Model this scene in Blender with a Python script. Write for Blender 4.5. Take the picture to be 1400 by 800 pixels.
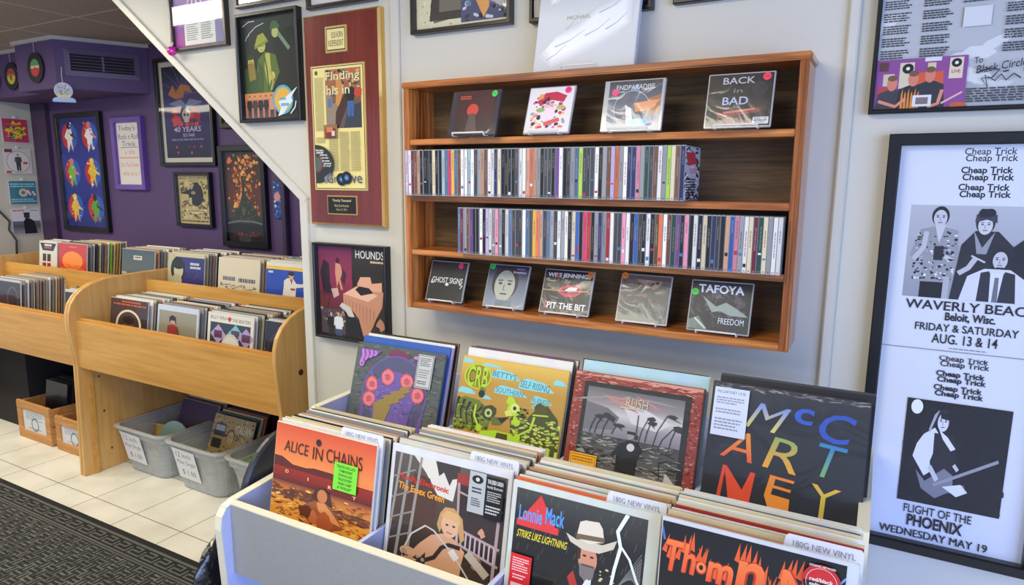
import bpy, bmesh, math, random
from mathutils import Vector, Matrix
S = bpy.context.scene
for o in list(bpy.data.objects): bpy.data.objects.remove(o)
PI = math.pi; R = math.radians
def lin(c):
    return tuple((v/255/12.92 if v/255 <= .04045 else ((v/255+.055)/1.055)**2.4) for v in c[:3])

# ------------------------------------------------------------------ camera
FPX = 912.68; PITCH, YAW, ROLL = R(9.524), R(28.815), R(-0.419)
fwd = Vector((-math.sin(YAW)*math.cos(PITCH), math.cos(YAW)*math.cos(PITCH), -math.sin(PITCH)))
rt0 = Vector((math.cos(YAW), math.sin(YAW), 0)); dn0 = fwd.cross(rt0)
rt = rt0*math.cos(ROLL)+dn0*math.sin(ROLL); dn = -rt0*math.sin(ROLL)+dn0*math.cos(ROLL)
cd = bpy.data.cameras.new('camera'); cd.sensor_width = 36; cd.lens = FPX/1400*36; cd.clip_start = .05
cam = bpy.data.objects.new('camera', cd); S.collection.objects.link(cam)
cam.matrix_world = Matrix(((rt.x, -dn.x, -fwd.x, 0), (rt.y, -dn.y, -fwd.y, 0), (rt.z, -dn.z, -fwd.z, 1.44), (0, 0, 0, 1)))
S.camera = cam
# ------------------------------------------------------------------ world, lights, exposure
W = bpy.data.worlds.new('daylight'); S.world = W; W.use_nodes = True
bg = W.node_tree.nodes['Background']; bg.inputs[0].default_value = (.62, .74, 1.0, 1); bg.inputs[1].default_value = .8
S.view_settings.view_transform = 'Standard'; S.view_settings.look = 'None'
S.view_settings.exposure = -0.08; S.view_settings.gamma = 1.0; S.view_settings.use_curve_mapping = False
def area(name, loc, sx, sy, power, col, rot=(0, 0, 0)):
    l = bpy.data.lights.new(name, 'AREA'); l.shape = 'RECTANGLE'; l.size = sx; l.size_y = sy; l.energy = power; l.color = col
    o = bpy.data.objects.new(name, l); S.collection.objects.link(o); o.location = loc; o.rotation_euler = rot; return o
WARM = (1.0, .93, .76)
area('fluorescent_or_fill_lamp', (-1.05, .27, 2.25), 1.2, .6, 34, WARM)
area('fluorescent_or_fill_lamp', (-3.2, 1.0, 2.25), 1.2, .25, 30, WARM)
area('fluorescent_or_fill_lamp', (-4.9, .9, 2.25), 1.2, .25, 42, WARM)  # added fill, not a known fixture: brightens the grey and purple walls
area('fluorescent_or_fill_lamp', (-7.2, .1, 2.25), 1.3, .5, 26, WARM)
area('fluorescent_or_fill_lamp', (-1.7, -.75, 2.25), 1.2, .6, 18, WARM)
area('window_daylight', (2.5, -1.2, 1.3), 3.0, 2.0, 150, (.38, .53, 1.0), (R(90), 0, R(62)))

# ------------------------------------------------------------------ materials
def nmat(name):
    m = bpy.data.materials.new(name); m.use_nodes = True; nt = m.node_tree
    return m, nt, nt.nodes['Principled BSDF']
def nd(nt, t, **k):
    n = nt.nodes.new(t)
    for a, v in k.items(): setattr(n, a, v)
    return n
def solid(name, col, rough=.5, metal=0, var=.06, scale=8, coat=0, bump=0, bscale=60):
    m, nt, b = nmat(name); c = lin(col)
    tc = nd(nt, 'ShaderNodeTexCoord'); n = nd(nt, 'ShaderNodeTexNoise'); n.inputs['Scale'].default_value = scale; n.inputs['Detail'].default_value = 4
    r = nd(nt, 'ShaderNodeValToRGB'); r.color_ramp.elements[0].position = .3; r.color_ramp.elements[1].position = .7
    r.color_ramp.elements[0].color = tuple(v*(1-var) for v in c)+(1,); r.color_ramp.elements[1].color = tuple(min(1, v*(1+var)) for v in c)+(1,)
    L = nt.links; L.new(tc.outputs['Object'], n.inputs['Vector']); L.new(n.outputs['Fac'], r.inputs['Fac']); L.new(r.outputs['Color'], b.inputs['Base Color'])
    b.inputs['Roughness'].default_value = rough; b.inputs['Metallic'].default_value = metal; b.inputs['Coat Weight'].default_value = coat; b.inputs['Coat Roughness'].default_value = .08
    if bump:
        n2 = nd(nt, 'ShaderNodeTexNoise'); n2.inputs['Scale'].default_value = bscale; bp = nd(nt, 'ShaderNodeBump'); bp.inputs['Strength'].default_value = bump; bp.inputs['Distance'].default_value = .01
        L.new(tc.outputs['Object'], n2.inputs['Vector']); L.new(n2.outputs['Fac'], bp.inputs['Height']); L.new(bp.outputs['Normal'], b.inputs['Normal'])
    return m
def wood(name, c1, c2, c3, axis=0, scale=14, rough=.4, coat=.15, stretch=.07):
    m, nt, b = nmat(name); L = nt.links
    tc = nd(nt, 'ShaderNodeTexCoord'); mp = nd(nt, 'ShaderNodeMapping'); sc = [1, 1, 1]; sc[axis] = stretch; mp.inputs['Scale'].default_value = sc
    n = nd(nt, 'ShaderNodeTexNoise'); n.inputs['Scale'].default_value = scale; n.inputs['Detail'].default_value = 6; n.inputs['Distortion'].default_value = 1.2
    n2 = nd(nt, 'ShaderNodeTexNoise'); n2.inputs['Scale'].default_value = scale*7; n2.inputs['Detail'].default_value = 3
    mx = nd(nt, 'ShaderNodeMath', operation='MULTIPLY_ADD'); mx.inputs[1].default_value = .45; ad = nd(nt, 'ShaderNodeMath', operation='MULTIPLY'); ad.inputs[1].default_value = .6
    r = nd(nt, 'ShaderNodeValToRGB'); e = r.color_ramp.elements; e[0].position = .33; e[0].color = lin(c1)+(1,); e[1].position = .68; e[1].color = lin(c3)+(1,); k = e.new(.5); k.color = lin(c2)+(1,)
    L.new(tc.outputs['Object'], mp.inputs['Vector']); L.new(mp.outputs['Vector'], n.inputs['Vector']); L.new(mp.outputs['Vector'], n2.inputs['Vector'])
    L.new(n.outputs['Fac'], ad.inputs[0]); L.new(n2.outputs['Fac'], mx.inputs[0]); L.new(ad.outputs[0], mx.inputs[2]); L.new(mx.outputs[0], r.inputs['Fac']); L.new(r.outputs['Color'], b.inputs['Base Color'])
    b.inputs['Roughness'].default_value = rough; b.inputs['Coat Weight'].default_value = coat; b.inputs['Coat Roughness'].default_value = .15
    return m
def printm(name, rough=.5, coat=0, crough=.05, bump=0, bscale=14, spec=.4):
    m, nt, b = nmat(name); L = nt.links
    a = nd(nt, 'ShaderNodeAttribute', attribute_name='ink'); L.new(a.outputs['Color'], b.inputs['Base Color'])
    b.inputs['Roughness'].default_value = rough; b.inputs['Coat Weight'].default_value = coat; b.inputs['Coat Roughness'].default_value = crough; b.inputs['Specular IOR Level'].default_value = spec
    if bump:
        tc = nd(nt, 'ShaderNodeTexCoord'); n = nd(nt, 'ShaderNodeTexNoise'); n.inputs['Scale'].default_value = bscale; n.inputs['Detail'].default_value = 2; n.inputs['Distortion'].default_value = 1.5
        bp = nd(nt, 'ShaderNodeBump'); bp.inputs['Strength'].default_value = bump; bp.inputs['Distance'].default_value = .01
        L.new(tc.outputs['Object'], n.inputs['Vector']); L.new(n.outputs['Fac'], bp.inputs['Height']); L.new(bp.outputs['Normal'], b.inputs['Coat Normal'])
    return m
def objcol(name, rough=.5, coat=0):
    m, nt, b = nmat(name); i = nd(nt, 'ShaderNodeObjectInfo'); n = nd(nt, 'ShaderNodeTexNoise'); n.inputs['Scale'].default_value = 25
    tc = nd(nt, 'ShaderNodeTexCoord'); mx = nd(nt, 'ShaderNodeMix', data_type='RGBA', blend_type='MULTIPLY'); mx.inputs['Factor'].default_value = .25
    L = nt.links; L.new(tc.outputs['Object'], n.inputs['Vector']); L.new(i.outputs['Color'], mx.inputs[6]); L.new(n.outputs['Color'], mx.inputs[7]); L.new(mx.outputs[2], b.inputs['Base Color'])
    b.inputs['Roughness'].default_value = rough; b.inputs['Coat Weight'].default_value = coat; b.inputs['Coat Roughness'].default_value = .1; return m
def pane_mat():
    m = bpy.data.materials.new('clear_glass'); m.use_nodes = True; nt = m.node_tree; nt.nodes.clear(); L = nt.links
    o = nd(nt, 'ShaderNodeOutputMaterial'); mx = nd(nt, 'ShaderNodeMixShader'); t = nd(nt, 'ShaderNodeBsdfTransparent'); g = nd(nt, 'ShaderNodeBsdfGlossy'); g.inputs['Roughness'].default_value = .04
    f = nd(nt, 'ShaderNodeFresnel'); f.inputs['IOR'].default_value = 1.4; ge = nd(nt, 'ShaderNodeNewGeometry'); iv = nd(nt, 'ShaderNodeMath', operation='SUBTRACT'); iv.inputs[0].default_value = 1; ml = nd(nt, 'ShaderNodeMath', operation='MULTIPLY')
    L.new(ge.outputs['Backfacing'], iv.inputs[1]); L.new(f.outputs[0], ml.inputs[0]); L.new(iv.outputs[0], ml.inputs[1]); L.new(ml.outputs[0], mx.inputs[0]); L.new(t.outputs[0], mx.inputs[1]); L.new(g.outputs[0], mx.inputs[2]); L.new(mx.outputs[0], o.inputs[0]); return m
def tub_mat():
    m = bpy.data.materials.new('clear_plastic'); m.use_nodes = True; nt = m.node_tree; nt.nodes.clear(); L = nt.links
    o = nd(nt, 'ShaderNodeOutputMaterial'); mx = nd(nt, 'ShaderNodeMixShader'); t = nd(nt, 'ShaderNodeBsdfTransparent'); t.inputs[0].default_value = (.93, .95, .95, 1)
    p = nd(nt, 'ShaderNodeBsdfPrincipled'); p.inputs['Base Color'].default_value = lin((205, 208, 206))+(1,); p.inputs['Roughness'].default_value = .25
    n = nd(nt, 'ShaderNodeTexNoise'); n.inputs['Scale'].default_value = 9; mr = nd(nt, 'ShaderNodeMapRange'); mr.inputs[3].default_value = .38; mr.inputs[4].default_value = .62
    L.new(n.outputs['Fac'], mr.inputs[0]); L.new(mr.outputs[0], mx.inputs[0]); L.new(t.outputs[0], mx.inputs[1]); L.new(p.outputs[0], mx.inputs[2]); L.new(mx.outputs[0], o.inputs[0]); return m
def tile_mat():
    m, nt, b = nmat('floor_tile'); L = nt.links; tc = nd(nt, 'ShaderNodeTexCoord'); sp = nd(nt, 'ShaderNodeSeparateXYZ'); L.new(tc.outputs['Object'], sp.inputs[0])
    outs = []
    for ax, off in ((0, 3.030), (1, -1.581)):
        a = nd(nt, 'ShaderNodeMath', operation='ADD'); a.inputs[1].default_value = off+30*.3048; d = nd(nt, 'ShaderNodeMath', operation='DIVIDE'); d.inputs[1].default_value = .3048
        f = nd(nt, 'ShaderNodeMath', operation='FRACT'); s = nd(nt, 'ShaderNodeMath', operation='SUBTRACT'); s.inputs[1].default_value = .5; ab = nd(nt, 'ShaderNodeMath', operation='ABSOLUTE')
        g = nd(nt, 'ShaderNodeMath', operation='GREATER_THAN'); g.inputs[1].default_value = .4935
        L.new(sp.outputs[ax], a.inputs[0]); L.new(a.outputs[0], d.inputs[0]); L.new(d.outputs[0], f.inputs[0]); L.new(f.outputs[0], s.inputs[0]); L.new(s.outputs[0], ab.inputs[0]); L.new(ab.outputs[0], g.inputs[0]); outs.append(g)
    mxx = nd(nt, 'ShaderNodeMath', operation='MAXIMUM'); L.new(outs[0].outputs[0], mxx.inputs[0]); L.new(outs[1].outputs[0], mxx.inputs[1])
    n = nd(nt, 'ShaderNodeTexNoise'); n.inputs['Scale'].default_value = 5; n.inputs['Detail'].default_value = 6; L.new(tc.outputs['Object'], n.inputs['Vector'])
    r = nd(nt, 'ShaderNodeValToRGB'); r.color_ramp.elements[0].position = .25; r.color_ramp.elements[1].position = .6; r.color_ramp.elements[0].color = lin((206, 202, 186))+(1,); r.color_ramp.elements[1].color = lin((228, 225, 212))+(1,)
    L.new(n.outputs['Fac'], r.inputs[0])
    mx = nd(nt, 'ShaderNodeMix', data_type='RGBA'); L.new(mxx.outputs[0], mx.inputs['Factor']); L.new(r.outputs[0], mx.inputs[6]); mx.inputs[7].default_value = lin((112, 105, 92))+(1,)
    L.new(mx.outputs[2], b.inputs['Base Color']); b.inputs['Roughness'].default_value = .35; return m
def ceil_mat():
    m, nt, b = nmat('ceiling_tile'); L = nt.links; tc = nd(nt, 'ShaderNodeTexCoord'); sp = nd(nt, 'ShaderNodeSeparateXYZ'); L.new(tc.outputs['Object'], sp.inputs[0]); outs = []
    for ax, off, per in ((0, 3.796, .61), (1, -2.127, .61)):
        a = nd(nt, 'ShaderNodeMath', operation='ADD'); a.inputs[1].default_value = off+30*per+per/2; d = nd(nt, 'ShaderNodeMath', operation='DIVIDE'); d.inputs[1].default_value = per
        f = nd(nt, 'ShaderNodeMath', operation='FRACT'); s = nd(nt, 'ShaderNodeMath', operation='SUBTRACT'); s.inputs[1].default_value = .5; ab = nd(nt, 'ShaderNodeMath', operation='ABSOLUTE')
        g = nd(nt, 'ShaderNodeMath', operation='LESS_THAN'); g.inputs[1].default_value = .013
        L.new(sp.outputs[ax], a.inputs[0]); L.new(a.outputs[0], d.inputs[0]); L.new(d.outputs[0], f.inputs[0]); L.new(f.outputs[0], s.inputs[0]); L.new(s.outputs[0], ab.inputs[0]); L.new(ab.outputs[0], g.inputs[0]); outs.append(g)
    mxx = nd(nt, 'ShaderNodeMath', operation='MAXIMUM'); L.new(outs[0].outputs[0], mxx.inputs[0]); L.new(outs[1].outputs[0], mxx.inputs[1])
    n = nd(nt, 'ShaderNodeTexNoise'); n.inputs['Scale'].default_value = 60; L.new(tc.outputs['Object'], n.inputs['Vector'])
    r = nd(nt, 'ShaderNodeValToRGB'); r.color_ramp.elements[0].color = lin((140, 128, 118))+(1,); r.color_ramp.elements[1].color = lin((172, 160, 148))+(1,); L.new(n.outputs['Fac'], r.inputs[0])
    mx = nd(nt, 'ShaderNodeMix', data_type='RGBA'); L.new(mxx.outputs[0], mx.inputs['Factor']); L.new(r.outputs[0], mx.inputs[6]); mx.inputs[7].default_value = lin((200, 188, 174))+(1,)
    L.new(mx.outputs[2], b.inputs['Base Color']); b.inputs['Roughness'].default_value = .9; return m
def weave_mat():
    m, nt, b = nmat('rug_weave'); L = nt.links; tc = nd(nt, 'ShaderNodeTexCoord')
    ck = nd(nt, 'ShaderNodeTexChecker'); ck.inputs['Scale'].default_value = 26.0; L.new(tc.outputs['Object'], ck.inputs['Vector'])
    ws = []
    for d in ('X', 'Y'):
        w = nd(nt, 'ShaderNodeTexWave', bands_direction=d); w.inputs['Scale'].default_value = 26.0*4.5/20*PI/1.05; w.inputs['Distortion'].default_value = 1.0; w.inputs['Detail'].default_value = 2; L.new(tc.outputs['Object'], w.inputs['Vector']); ws.append(w)
    mx = nd(nt, 'ShaderNodeMix', data_type='RGBA'); L.new(ck.outputs['Fac'], mx.inputs['Factor']); L.new(ws[0].outputs['Color'], mx.inputs[6]); L.new(ws[1].outputs['Color'], mx.inputs[7])
    n = nd(nt, 'ShaderNodeTexNoise'); n.inputs['Scale'].default_value = 40; L.new(tc.outputs['Object'], n.inputs['Vector'])
    mu = nd(nt, 'ShaderNodeMath', operation='MULTIPLY'); L.new(mx.outputs[2], mu.inputs[0]); L.new(n.outputs['Fac'], mu.inputs[1])
    r = nd(nt, 'ShaderNodeValToRGB'); e = r.color_ramp.elements; e[0].position = .2; e[0].color = lin((26, 26, 27))+(1,); e[1].position = .62; e[1].color = lin((112, 112, 104))+(1,)
    L.new(mu.outputs[0], r.inputs[0]); L.new(r.outputs[0], b.inputs['Base Color']); b.inputs['Roughness'].default_value = .95; return m
M = dict(
    wall=solid('cream_paint', (208, 204, 190), .6, var=.02, scale=2), white=solid('white_trim_paint', (214, 210, 196), .45, var=.02),
    purple=solid('purple_paint', (86, 64, 108), .55, var=.05, scale=3), dpurple=solid('dark_purple_paint', (62, 46, 74), .5, var=.05), gwall=solid('grey_wall_paint', (192, 188, 174), .7, var=.04),
    maple=wood('maple_ply', (186, 130, 54), (204, 150, 70), (216, 166, 88), 0, 8), maplev=wood('maple_ply_upright', (196, 144, 72), (210, 162, 92), (220, 176, 110), 2, 8),
    pine=wood('stained_pine', (92, 44, 14), (164, 92, 36), (220, 144, 70), 0, 22, .3, .5, .05), pinev=wood('stained_pine_upright', (92, 44, 14), (164, 92, 36), (220, 144, 70), 2, 22, .3, .5, .05),
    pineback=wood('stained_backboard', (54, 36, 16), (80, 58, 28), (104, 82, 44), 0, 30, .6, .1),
    crate=wood('old_crate_wood', (150, 98, 48), (186, 130, 70), (206, 152, 90), 0, 20, .7, 0), mahog=wood('mahogany_board', (88, 28, 22), (112, 38, 30), (128, 48, 36), 2, 18, .25, .8, .06),
    gold=solid('gold_bevel', (218, 176, 96), .3, .6), grey=solid('grey_laminate', (150, 151, 150), .5, var=.05, scale=180), lav=solid('blue_grey_laminate', (182, 190, 226), .5, var=.03, scale=90), edge=solid('cream_edge_banding', (226, 220, 198), .4, var=.02),
    black=solid('black_frame', (18, 17, 20), .35, var=.2), bronze=solid('dark_frame', (62, 54, 48), .3, .3), rugblack=solid('rug_black', (22, 22, 25), .95, var=.3, scale=90), weave=weave_mat(),
    tile=tile_mat(), ceil=ceil_mat(), glass=pane_mat(), tub=tub_mat(), bag=solid('black_bin_bag', (10, 10, 11), .18, var=.2, coat=.6, bump=.9, bscale=26), vinyl=solid('black_vinyl', (20, 20, 22), .3, var=.1),
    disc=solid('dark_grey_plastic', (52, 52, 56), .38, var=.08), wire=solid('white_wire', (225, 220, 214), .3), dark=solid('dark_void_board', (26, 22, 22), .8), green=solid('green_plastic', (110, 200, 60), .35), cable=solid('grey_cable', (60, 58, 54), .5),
    pink=solid('pink_bauble', (225, 70, 170), .15, .4), case=solid('cd_case_plastic', (168, 168, 168), .2, var=.05, coat=.5), dcase=solid('dark_case_plastic', (70, 66, 70), .15, coat=.8), sleeve=objcol('sleeve_card', .5, .15),
    bagtop=solid('plastic_outer_sleeve', (205, 208, 214), .2, var=.1, coat=.6), divider=solid('white_divider_card', (214, 216, 224), .4, var=.02),
    ptrim=solid('grey_trim', (196, 190, 180), .5), vent=solid('vent_metal', (96, 78, 112), .45), screw=solid('screw_metal', (110, 104, 96), .3, .8), navy=solid('navy_board', (30, 34, 60), .5))
PR = dict(paper=printm('printed_paper', .6), gloss=printm('glossy_cover', .4, .35, .12), wrap=printm('shrink_wrapped_cover', .4, .8, .1, .3, 9), cdwrap=printm('shrink_wrapped_cd', .35, 1, .12, .16, 14), framed=printm('print_under_glass', .6))

# ------------------------------------------------------------------ mesh helpers
class MB:
    def __init__(s): s.v = []; s.f = []
    def add(s, vs, fs):
        b = len(s.v); s.v += [tuple(v) for v in vs]; s.f += [tuple(i+b for i in f) for f in fs]; return s
    def box(s, x0, x1, y0, y1, z0, z1):
        return s.add([(x, y, z) for z in (z0, z1) for y in (y0, y1) for x in (x0, x1)], [(0, 2, 3, 1), (4, 5, 7, 6), (0, 1, 5, 4), (2, 6, 7, 3), (0, 4, 6, 2), (1, 3, 7, 5)])
    def prism(s, poly, a0, a1, ax=0):           # polygon extruded along axis ax
        n = len(poly); vs = []
        for a in (a0, a1):
            for p, q in poly: vs.append((a, p, q) if ax == 0 else ((p, a, q) if ax == 1 else (p, q, a)))
        return s.add(vs, [tuple(range(n))[::-1], tuple(range(n, 2*n))]+[(i, (i+1) % n, n+(i+1) % n, n+i) for i in range(n)])
    def loft(s, loops, cap0=True, cap1=True, close=False):
        n = len(loops[0]); vs = [p for l in loops for p in l]; fs = []
        k = len(loops)
        for j in range(k if close else k-1):
            for i in range(n): fs.append((j*n+i, j*n+(i+1) % n, ((j+1) % k)*n+(i+1) % n, ((j+1) % k)*n+i))
        if cap0 and not close: fs.append(tuple(range(n))[::-1])
        if cap1 and not close: fs.append(tuple(range((k-1)*n, k*n)))
        return s.add(vs, fs)
    def ring(s, x0, x1, z0, z1, prof):          # picture-frame ring; prof = (inset, y) closed
        return s.loft([[(x0+i, y, z0+i), (x1-i, y, z0+i), (x1-i, y, z1-i), (x0+i, y, z1-i)] for i, y in prof], close=True)
    def tube(s, pts, r, n=8):
        P = [Vector(p) for p in pts]; loops = []
        for i, p in enumerate(P):
            t = ((P[min(i+1, len(P)-1)]-P[max(i-1, 0)])).normalized(); u = t.cross(Vector((.31, .2, .93))).normalized(); w = t.cross(u)
            loops.append([tuple(p+u*r*math.cos(2*PI*k/n)+w*r*math.sin(2*PI*k/n)) for k in range(n)])
        return s.loft(loops)
    def disc(s, c, r, y0, y1, n=40):            # disc facing -Y
        return s.loft([[(c[0]+rr*math.cos(2*PI*k/n), y, c[1]+rr*math.sin(2*PI*k/n)) for k in range(n)] for rr, y in ((r, y1), (r, y0))])
    def ball(s, c, r, n=14, sx=1, sy=1, sz=1):
        loops = []
        for j in range(n+1):
            a = -PI/2+PI*j/n; rr = max(math.cos(a), .01)*r
            loops.append([(c[0]+sx*rr*math.cos(2*PI*k/18), c[1]+sy*rr*math.sin(2*PI*k/18), c[2]+sz*r*math.sin(a)) for k in range(18)])
        return s.loft(loops)
    def mesh(s, name, bevel=0, smooth=False, origin=(0, 0, 0)):
        me = bpy.data.meshes.new(name); me.from_pydata([(v[0]-origin[0], v[1]-origin[1], v[2]-origin[2]) for v in s.v], [], s.f)
        bm = bmesh.new(); bm.from_mesh(me); bmesh.ops.recalc_face_normals(bm, faces=bm.faces)
        if bevel:
            es = [e for e in bm.edges if len(e.link_faces) == 2 and e.calc_face_angle(0) > .6]
            bmesh.ops.bevel(bm, geom=es, offset=bevel, segments=2, affect='EDGES', clamp_overlap=True)
        if smooth:
            for f in bm.faces: f.smooth = True
        bm.to_mesh(me); bm.free(); return me
    def build(s, name, mat, parent=None, bevel=0, smooth=False, origin=(0, 0, 0)):
        me = s.mesh(name, bevel, smooth, origin); me.materials.append(mat); return link(name, me, parent)
def link(name, data, parent=None):
    o = bpy.data.objects.new(name, data); S.collection.objects.link(o)
    if parent: o.parent = parent
    return o
def tag(o, label, cat, group=None):
    o['label'] = label; o['category'] = cat
    if group: o['group'] = group
    return o
def thing(name, label, cat, loc=(0, 0, 0), rot=(0, 0, 0), group=None):
    o = link(name, None); o.location = loc; o.rotation_euler = rot; o.empty_display_size = .05
    return tag(o, label, cat, group)
def struct(name, mb, mat, bevel=0):
    o = mb.build(name, mat, None, bevel); o['kind'] = 'structure'; return o

# ------------------------------------------------------------------ printed pictures: flat inked shapes, u across, v down, both 0..1
_tx = {}
def textmesh(t, bold):
    k = (t, bold)
    if k not in _tx:
        c = bpy.data.curves.new('lettering', 'FONT'); c.body = t; c.resolution_u = 3; c.offset = bold; c.fill_mode = 'FRONT'
        o = bpy.data.objects.new('lettering', c); S.collection.objects.link(o); bpy.context.view_layer.update()
        me = bpy.data.meshes.new_from_object(o.evaluated_get(bpy.context.evaluated_depsgraph_get()))
        vs = [(v.co.x, v.co.y) for v in me.vertices]; fs = [tuple(p.vertices) for p in me.polygons]
        bpy.data.objects.remove(o); bpy.data.curves.remove(c); bpy.data.meshes.remove(me)
        x0 = min(v[0] for v in vs); x1 = max(v[0] for v in vs); y0 = min(v[1] for v in vs); y1 = max(v[1] for v in vs)
        _tx[k] = ([((a-x0)/(x1-x0), 1-(b-y0)/(y1-y0)) for a, b in vs], fs, (x1-x0)/(y1-y0))
    return _tx[k]
def clip(pts):
    for ax, lim, sg in ((0, 0, 1), (0, 1, -1), (1, 0, 1), (1, 1, -1)):
        out = []; n = len(pts)
        for i in range(n):
            a, b = pts[i], pts[(i+1) % n]; da = (a[0][ax]-lim)*sg; db = (b[0][ax]-lim)*sg
            if da >= 0: out.append(a)
            if (da >= 0) != (db >= 0):
                t = da/(da-db); out.append(((a[0][0]+(b[0][0]-a[0][0])*t, a[0][1]+(b[0][1]-a[0][1])*t), tuple(x+(y-x)*t for x, y in zip(a[1], b[1]))))
        pts = out
        if len(pts) < 3: return []
    return pts
class Art:
    def __init__(s, w, h, bg=None, eps=2.5e-5, seed=1, vk=1.0):
        s.w, s.h, s.eps, s.k, s.vk = w, h, eps, 0, vk; s.V = []; s.F = []; s.C = []; s.r = random.Random(seed)
        if bg: s.rect(0, 0, 1, 1, bg)
    def raw(s, pts, fs, cols):
        b = len(s.V); s.V += [(p[0], p[1], s.k) for p in pts]; s.F += [tuple(i+b for i in f) for f in fs]; s.C += cols
    def poly(s, pts, col, up=True, cols=None):
        s.k += 1 if up else .12
        q = clip([(p, lin(cols[i] if cols else col)) for i, p in enumerate(pts)])
        if q: s.raw([p[0] for p in q], [tuple(range(len(q)))], [p[1] for p in q])
        return s
    def rect(s, x0, y0, x1, y1, c, c2=None, up=True): return s.poly([(x0, y0), (x1, y0), (x1, y1), (x0, y1)], c, up, [c, c, c2, c2] if c2 else None)
    def grad(s, x0, y0, x1, y1, stops):
        s.k += 1
        for (a, ca), (b, cb) in zip(stops, stops[1:]): s.rect(x0, y0+(y1-y0)*a, x1, y0+(y1-y0)*b, ca, cb, up=False)
        return s
    def ell(s, cx, cy, rx, ry=None, col=(0, 0, 0), rot=0, n=26, a0=0, a1=360, up=True, core=None):
        if ry is None: ry = rx*s.w/s.h/s.vk
        asp = s.w/s.h; p = []
        full = a1-a0 >= 360
        for k in range(n+(0 if full else 1)):
            a = R(a0+(a1-a0)*k/n); x = rx*math.cos(a); y = ry*math.sin(a)/asp; c, d = math.cos(rot), math.sin(rot)
            p.append((cx+x*c-y*d, cy+(x*d+y*c)*asp))
        return s.poly(p, col, up)
    def blob(s, cx, cy, r, col, j=.35, n=11, ry=None, up=True):
        ry = ry or r*s.w/s.h/s.vk
        return s.poly([(cx+r*(1+s.r.uniform(-j, j))*math.cos(2*PI*k/n), cy+ry*(1+s.r.uniform(-j, j))*math.sin(2*PI*k/n)) for k in range(n)], col, up)
    def speck(s, x0, y0, x1, y1, n, sz, cols, st=1.0):
        s.k += 1
        for i in range(n):
            x, y = s.r.uniform(x0, x1), s.r.uniform(y0, y1); z = sz*s.r.uniform(.4, 1.2)
            s.ell(x, y, z*st, z*s.w/s.h/st*s.r.uniform(.4, 1), s.r.choice(cols), s.r.uniform(-.5, .5), 6, up=False)
        return s
    def line(s, pts, w, col, up=True, w2=None):
        if up: s.k += 1
        asp = s.w/s.h; n = len(pts); L = []; Rr = []
        for i, p in enumerate(pts):
            a = pts[max(i-1, 0)]; b = pts[min(i+1, n-1)]; dx = b[0]-a[0]; dy = (b[1]-a[1])/asp; l = math.hypot(dx, dy) or 1
            ww = (w if w2 is None else w+(w2-w)*i/(n-1))/2
            L.append((p[0]-dy/l*ww, p[1]+dx/l*ww*asp)); Rr.append((p[0]+dy/l*ww, p[1]-dx/l*ww*asp))
        for i in range(n-1): s.poly([L[i], L[i+1], Rr[i+1], Rr[i]], col, False)
        return s
    def text(s, t, x, y, w, h, col, bold=0, shear=0, rot=0, c2=None, bend=0):
        s.k += 1; vs, fs, ar = textmesh(t, bold); asp = s.w/s.h; c, d = math.cos(rot), math.sin(rot)
        if h is None: h = w/ar*asp
        if w is None: w = h*ar/asp
        P = []; C = []
        for a, b in vs:
            X = a*w+shear*(1-b)*h/asp; Y = b*h-bend*4*a*(1-a); P.append((x+X*c-(Y/asp)*d, y+(X*d+(Y/asp)*c)*asp))
            C.append(lin(col) if not c2 else tuple(p+(q-p)*b for p, q in zip(lin(col), lin(c2))))
        s.raw(P, fs, C); return s
    def lines(s, x0, y0, x1, y1, n, col, fill=.5, rag=.3, words=True):   # unreadably small print
        s.k += 1; dy = (y1-y0)/n
        for i in range(n):
            x = x0; xe = x1-(x1-x0)*s.r.uniform(0, rag)
            while x < xe-1e-4:
                l = s.r.uniform(.06, .16)*(x1-x0) if words else 9; e = min(x+l, xe); s.rect(x, y0+i*dy, e, y0+(i+fill)*dy, col, up=False); x = e+.025*(x1-x0)
        return s
    def figure(s, x, y, h, skin, hair, shirt, legs=None, wd=1):              # standing printed figure, x centre, y head top
        k = h*s.h/s.w*wd
        if legs: s.poly([(x-.13*k, y+.5*h), (x+.13*k, y+.5*h), (x+.11*k, y+h), (x+.02*k, y+h), (x, y+.62*h), (x-.02*k, y+h), (x-.11*k, y+h)], legs)
        s.poly([(x-.05*k, y+.16*h), (x+.05*k, y+.16*h), (x+.17*k, y+.21*h), (x+.2*k, y+.45*h), (x+.14*k, y+.46*h), (x+.13*k, y+.56*h), (x-.13*k, y+.56*h), (x-.14*k, y+.46*h), (x-.2*k, y+.45*h), (x-.17*k, y+.21*h)], shirt)
        s.ell(x, y+.07*h, .065*k, .08*h, hair); s.ell(x, y+.095*h, .05*k, .065*h, skin); s.rect(x-.022*k, y+.15*h, x+.022*k, y+.18*h, skin)
        return s
    def face(s, x, y, r, skin, hair, dark):
        ry = r*1.3*s.w/s.h/s.vk; s.ell(x, y-.15*ry, r*1.12, ry*1.08, hair); s.ell(x, y+.08*ry, r*.86, ry*.92, skin)
        s.k += 1
        for g in (-1, 1): s.ell(x+g*r*.38, y-.05*ry, r*.17, ry*.07, dark, up=False); s.line([(x+g*r*.2, y-.24*ry), (x+g*r*.6, y-.22*ry)], r*.09, dark, False)
        s.line([(x-.02*r, y), (x-.09*r, y+.32*ry), (x+.08*r, y+.34*ry)], r*.06, dark, False); s.line([(x-.28*r, y+.56*ry), (x+.28*r, y+.56*ry)], r*.1, dark, False); return s
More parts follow.
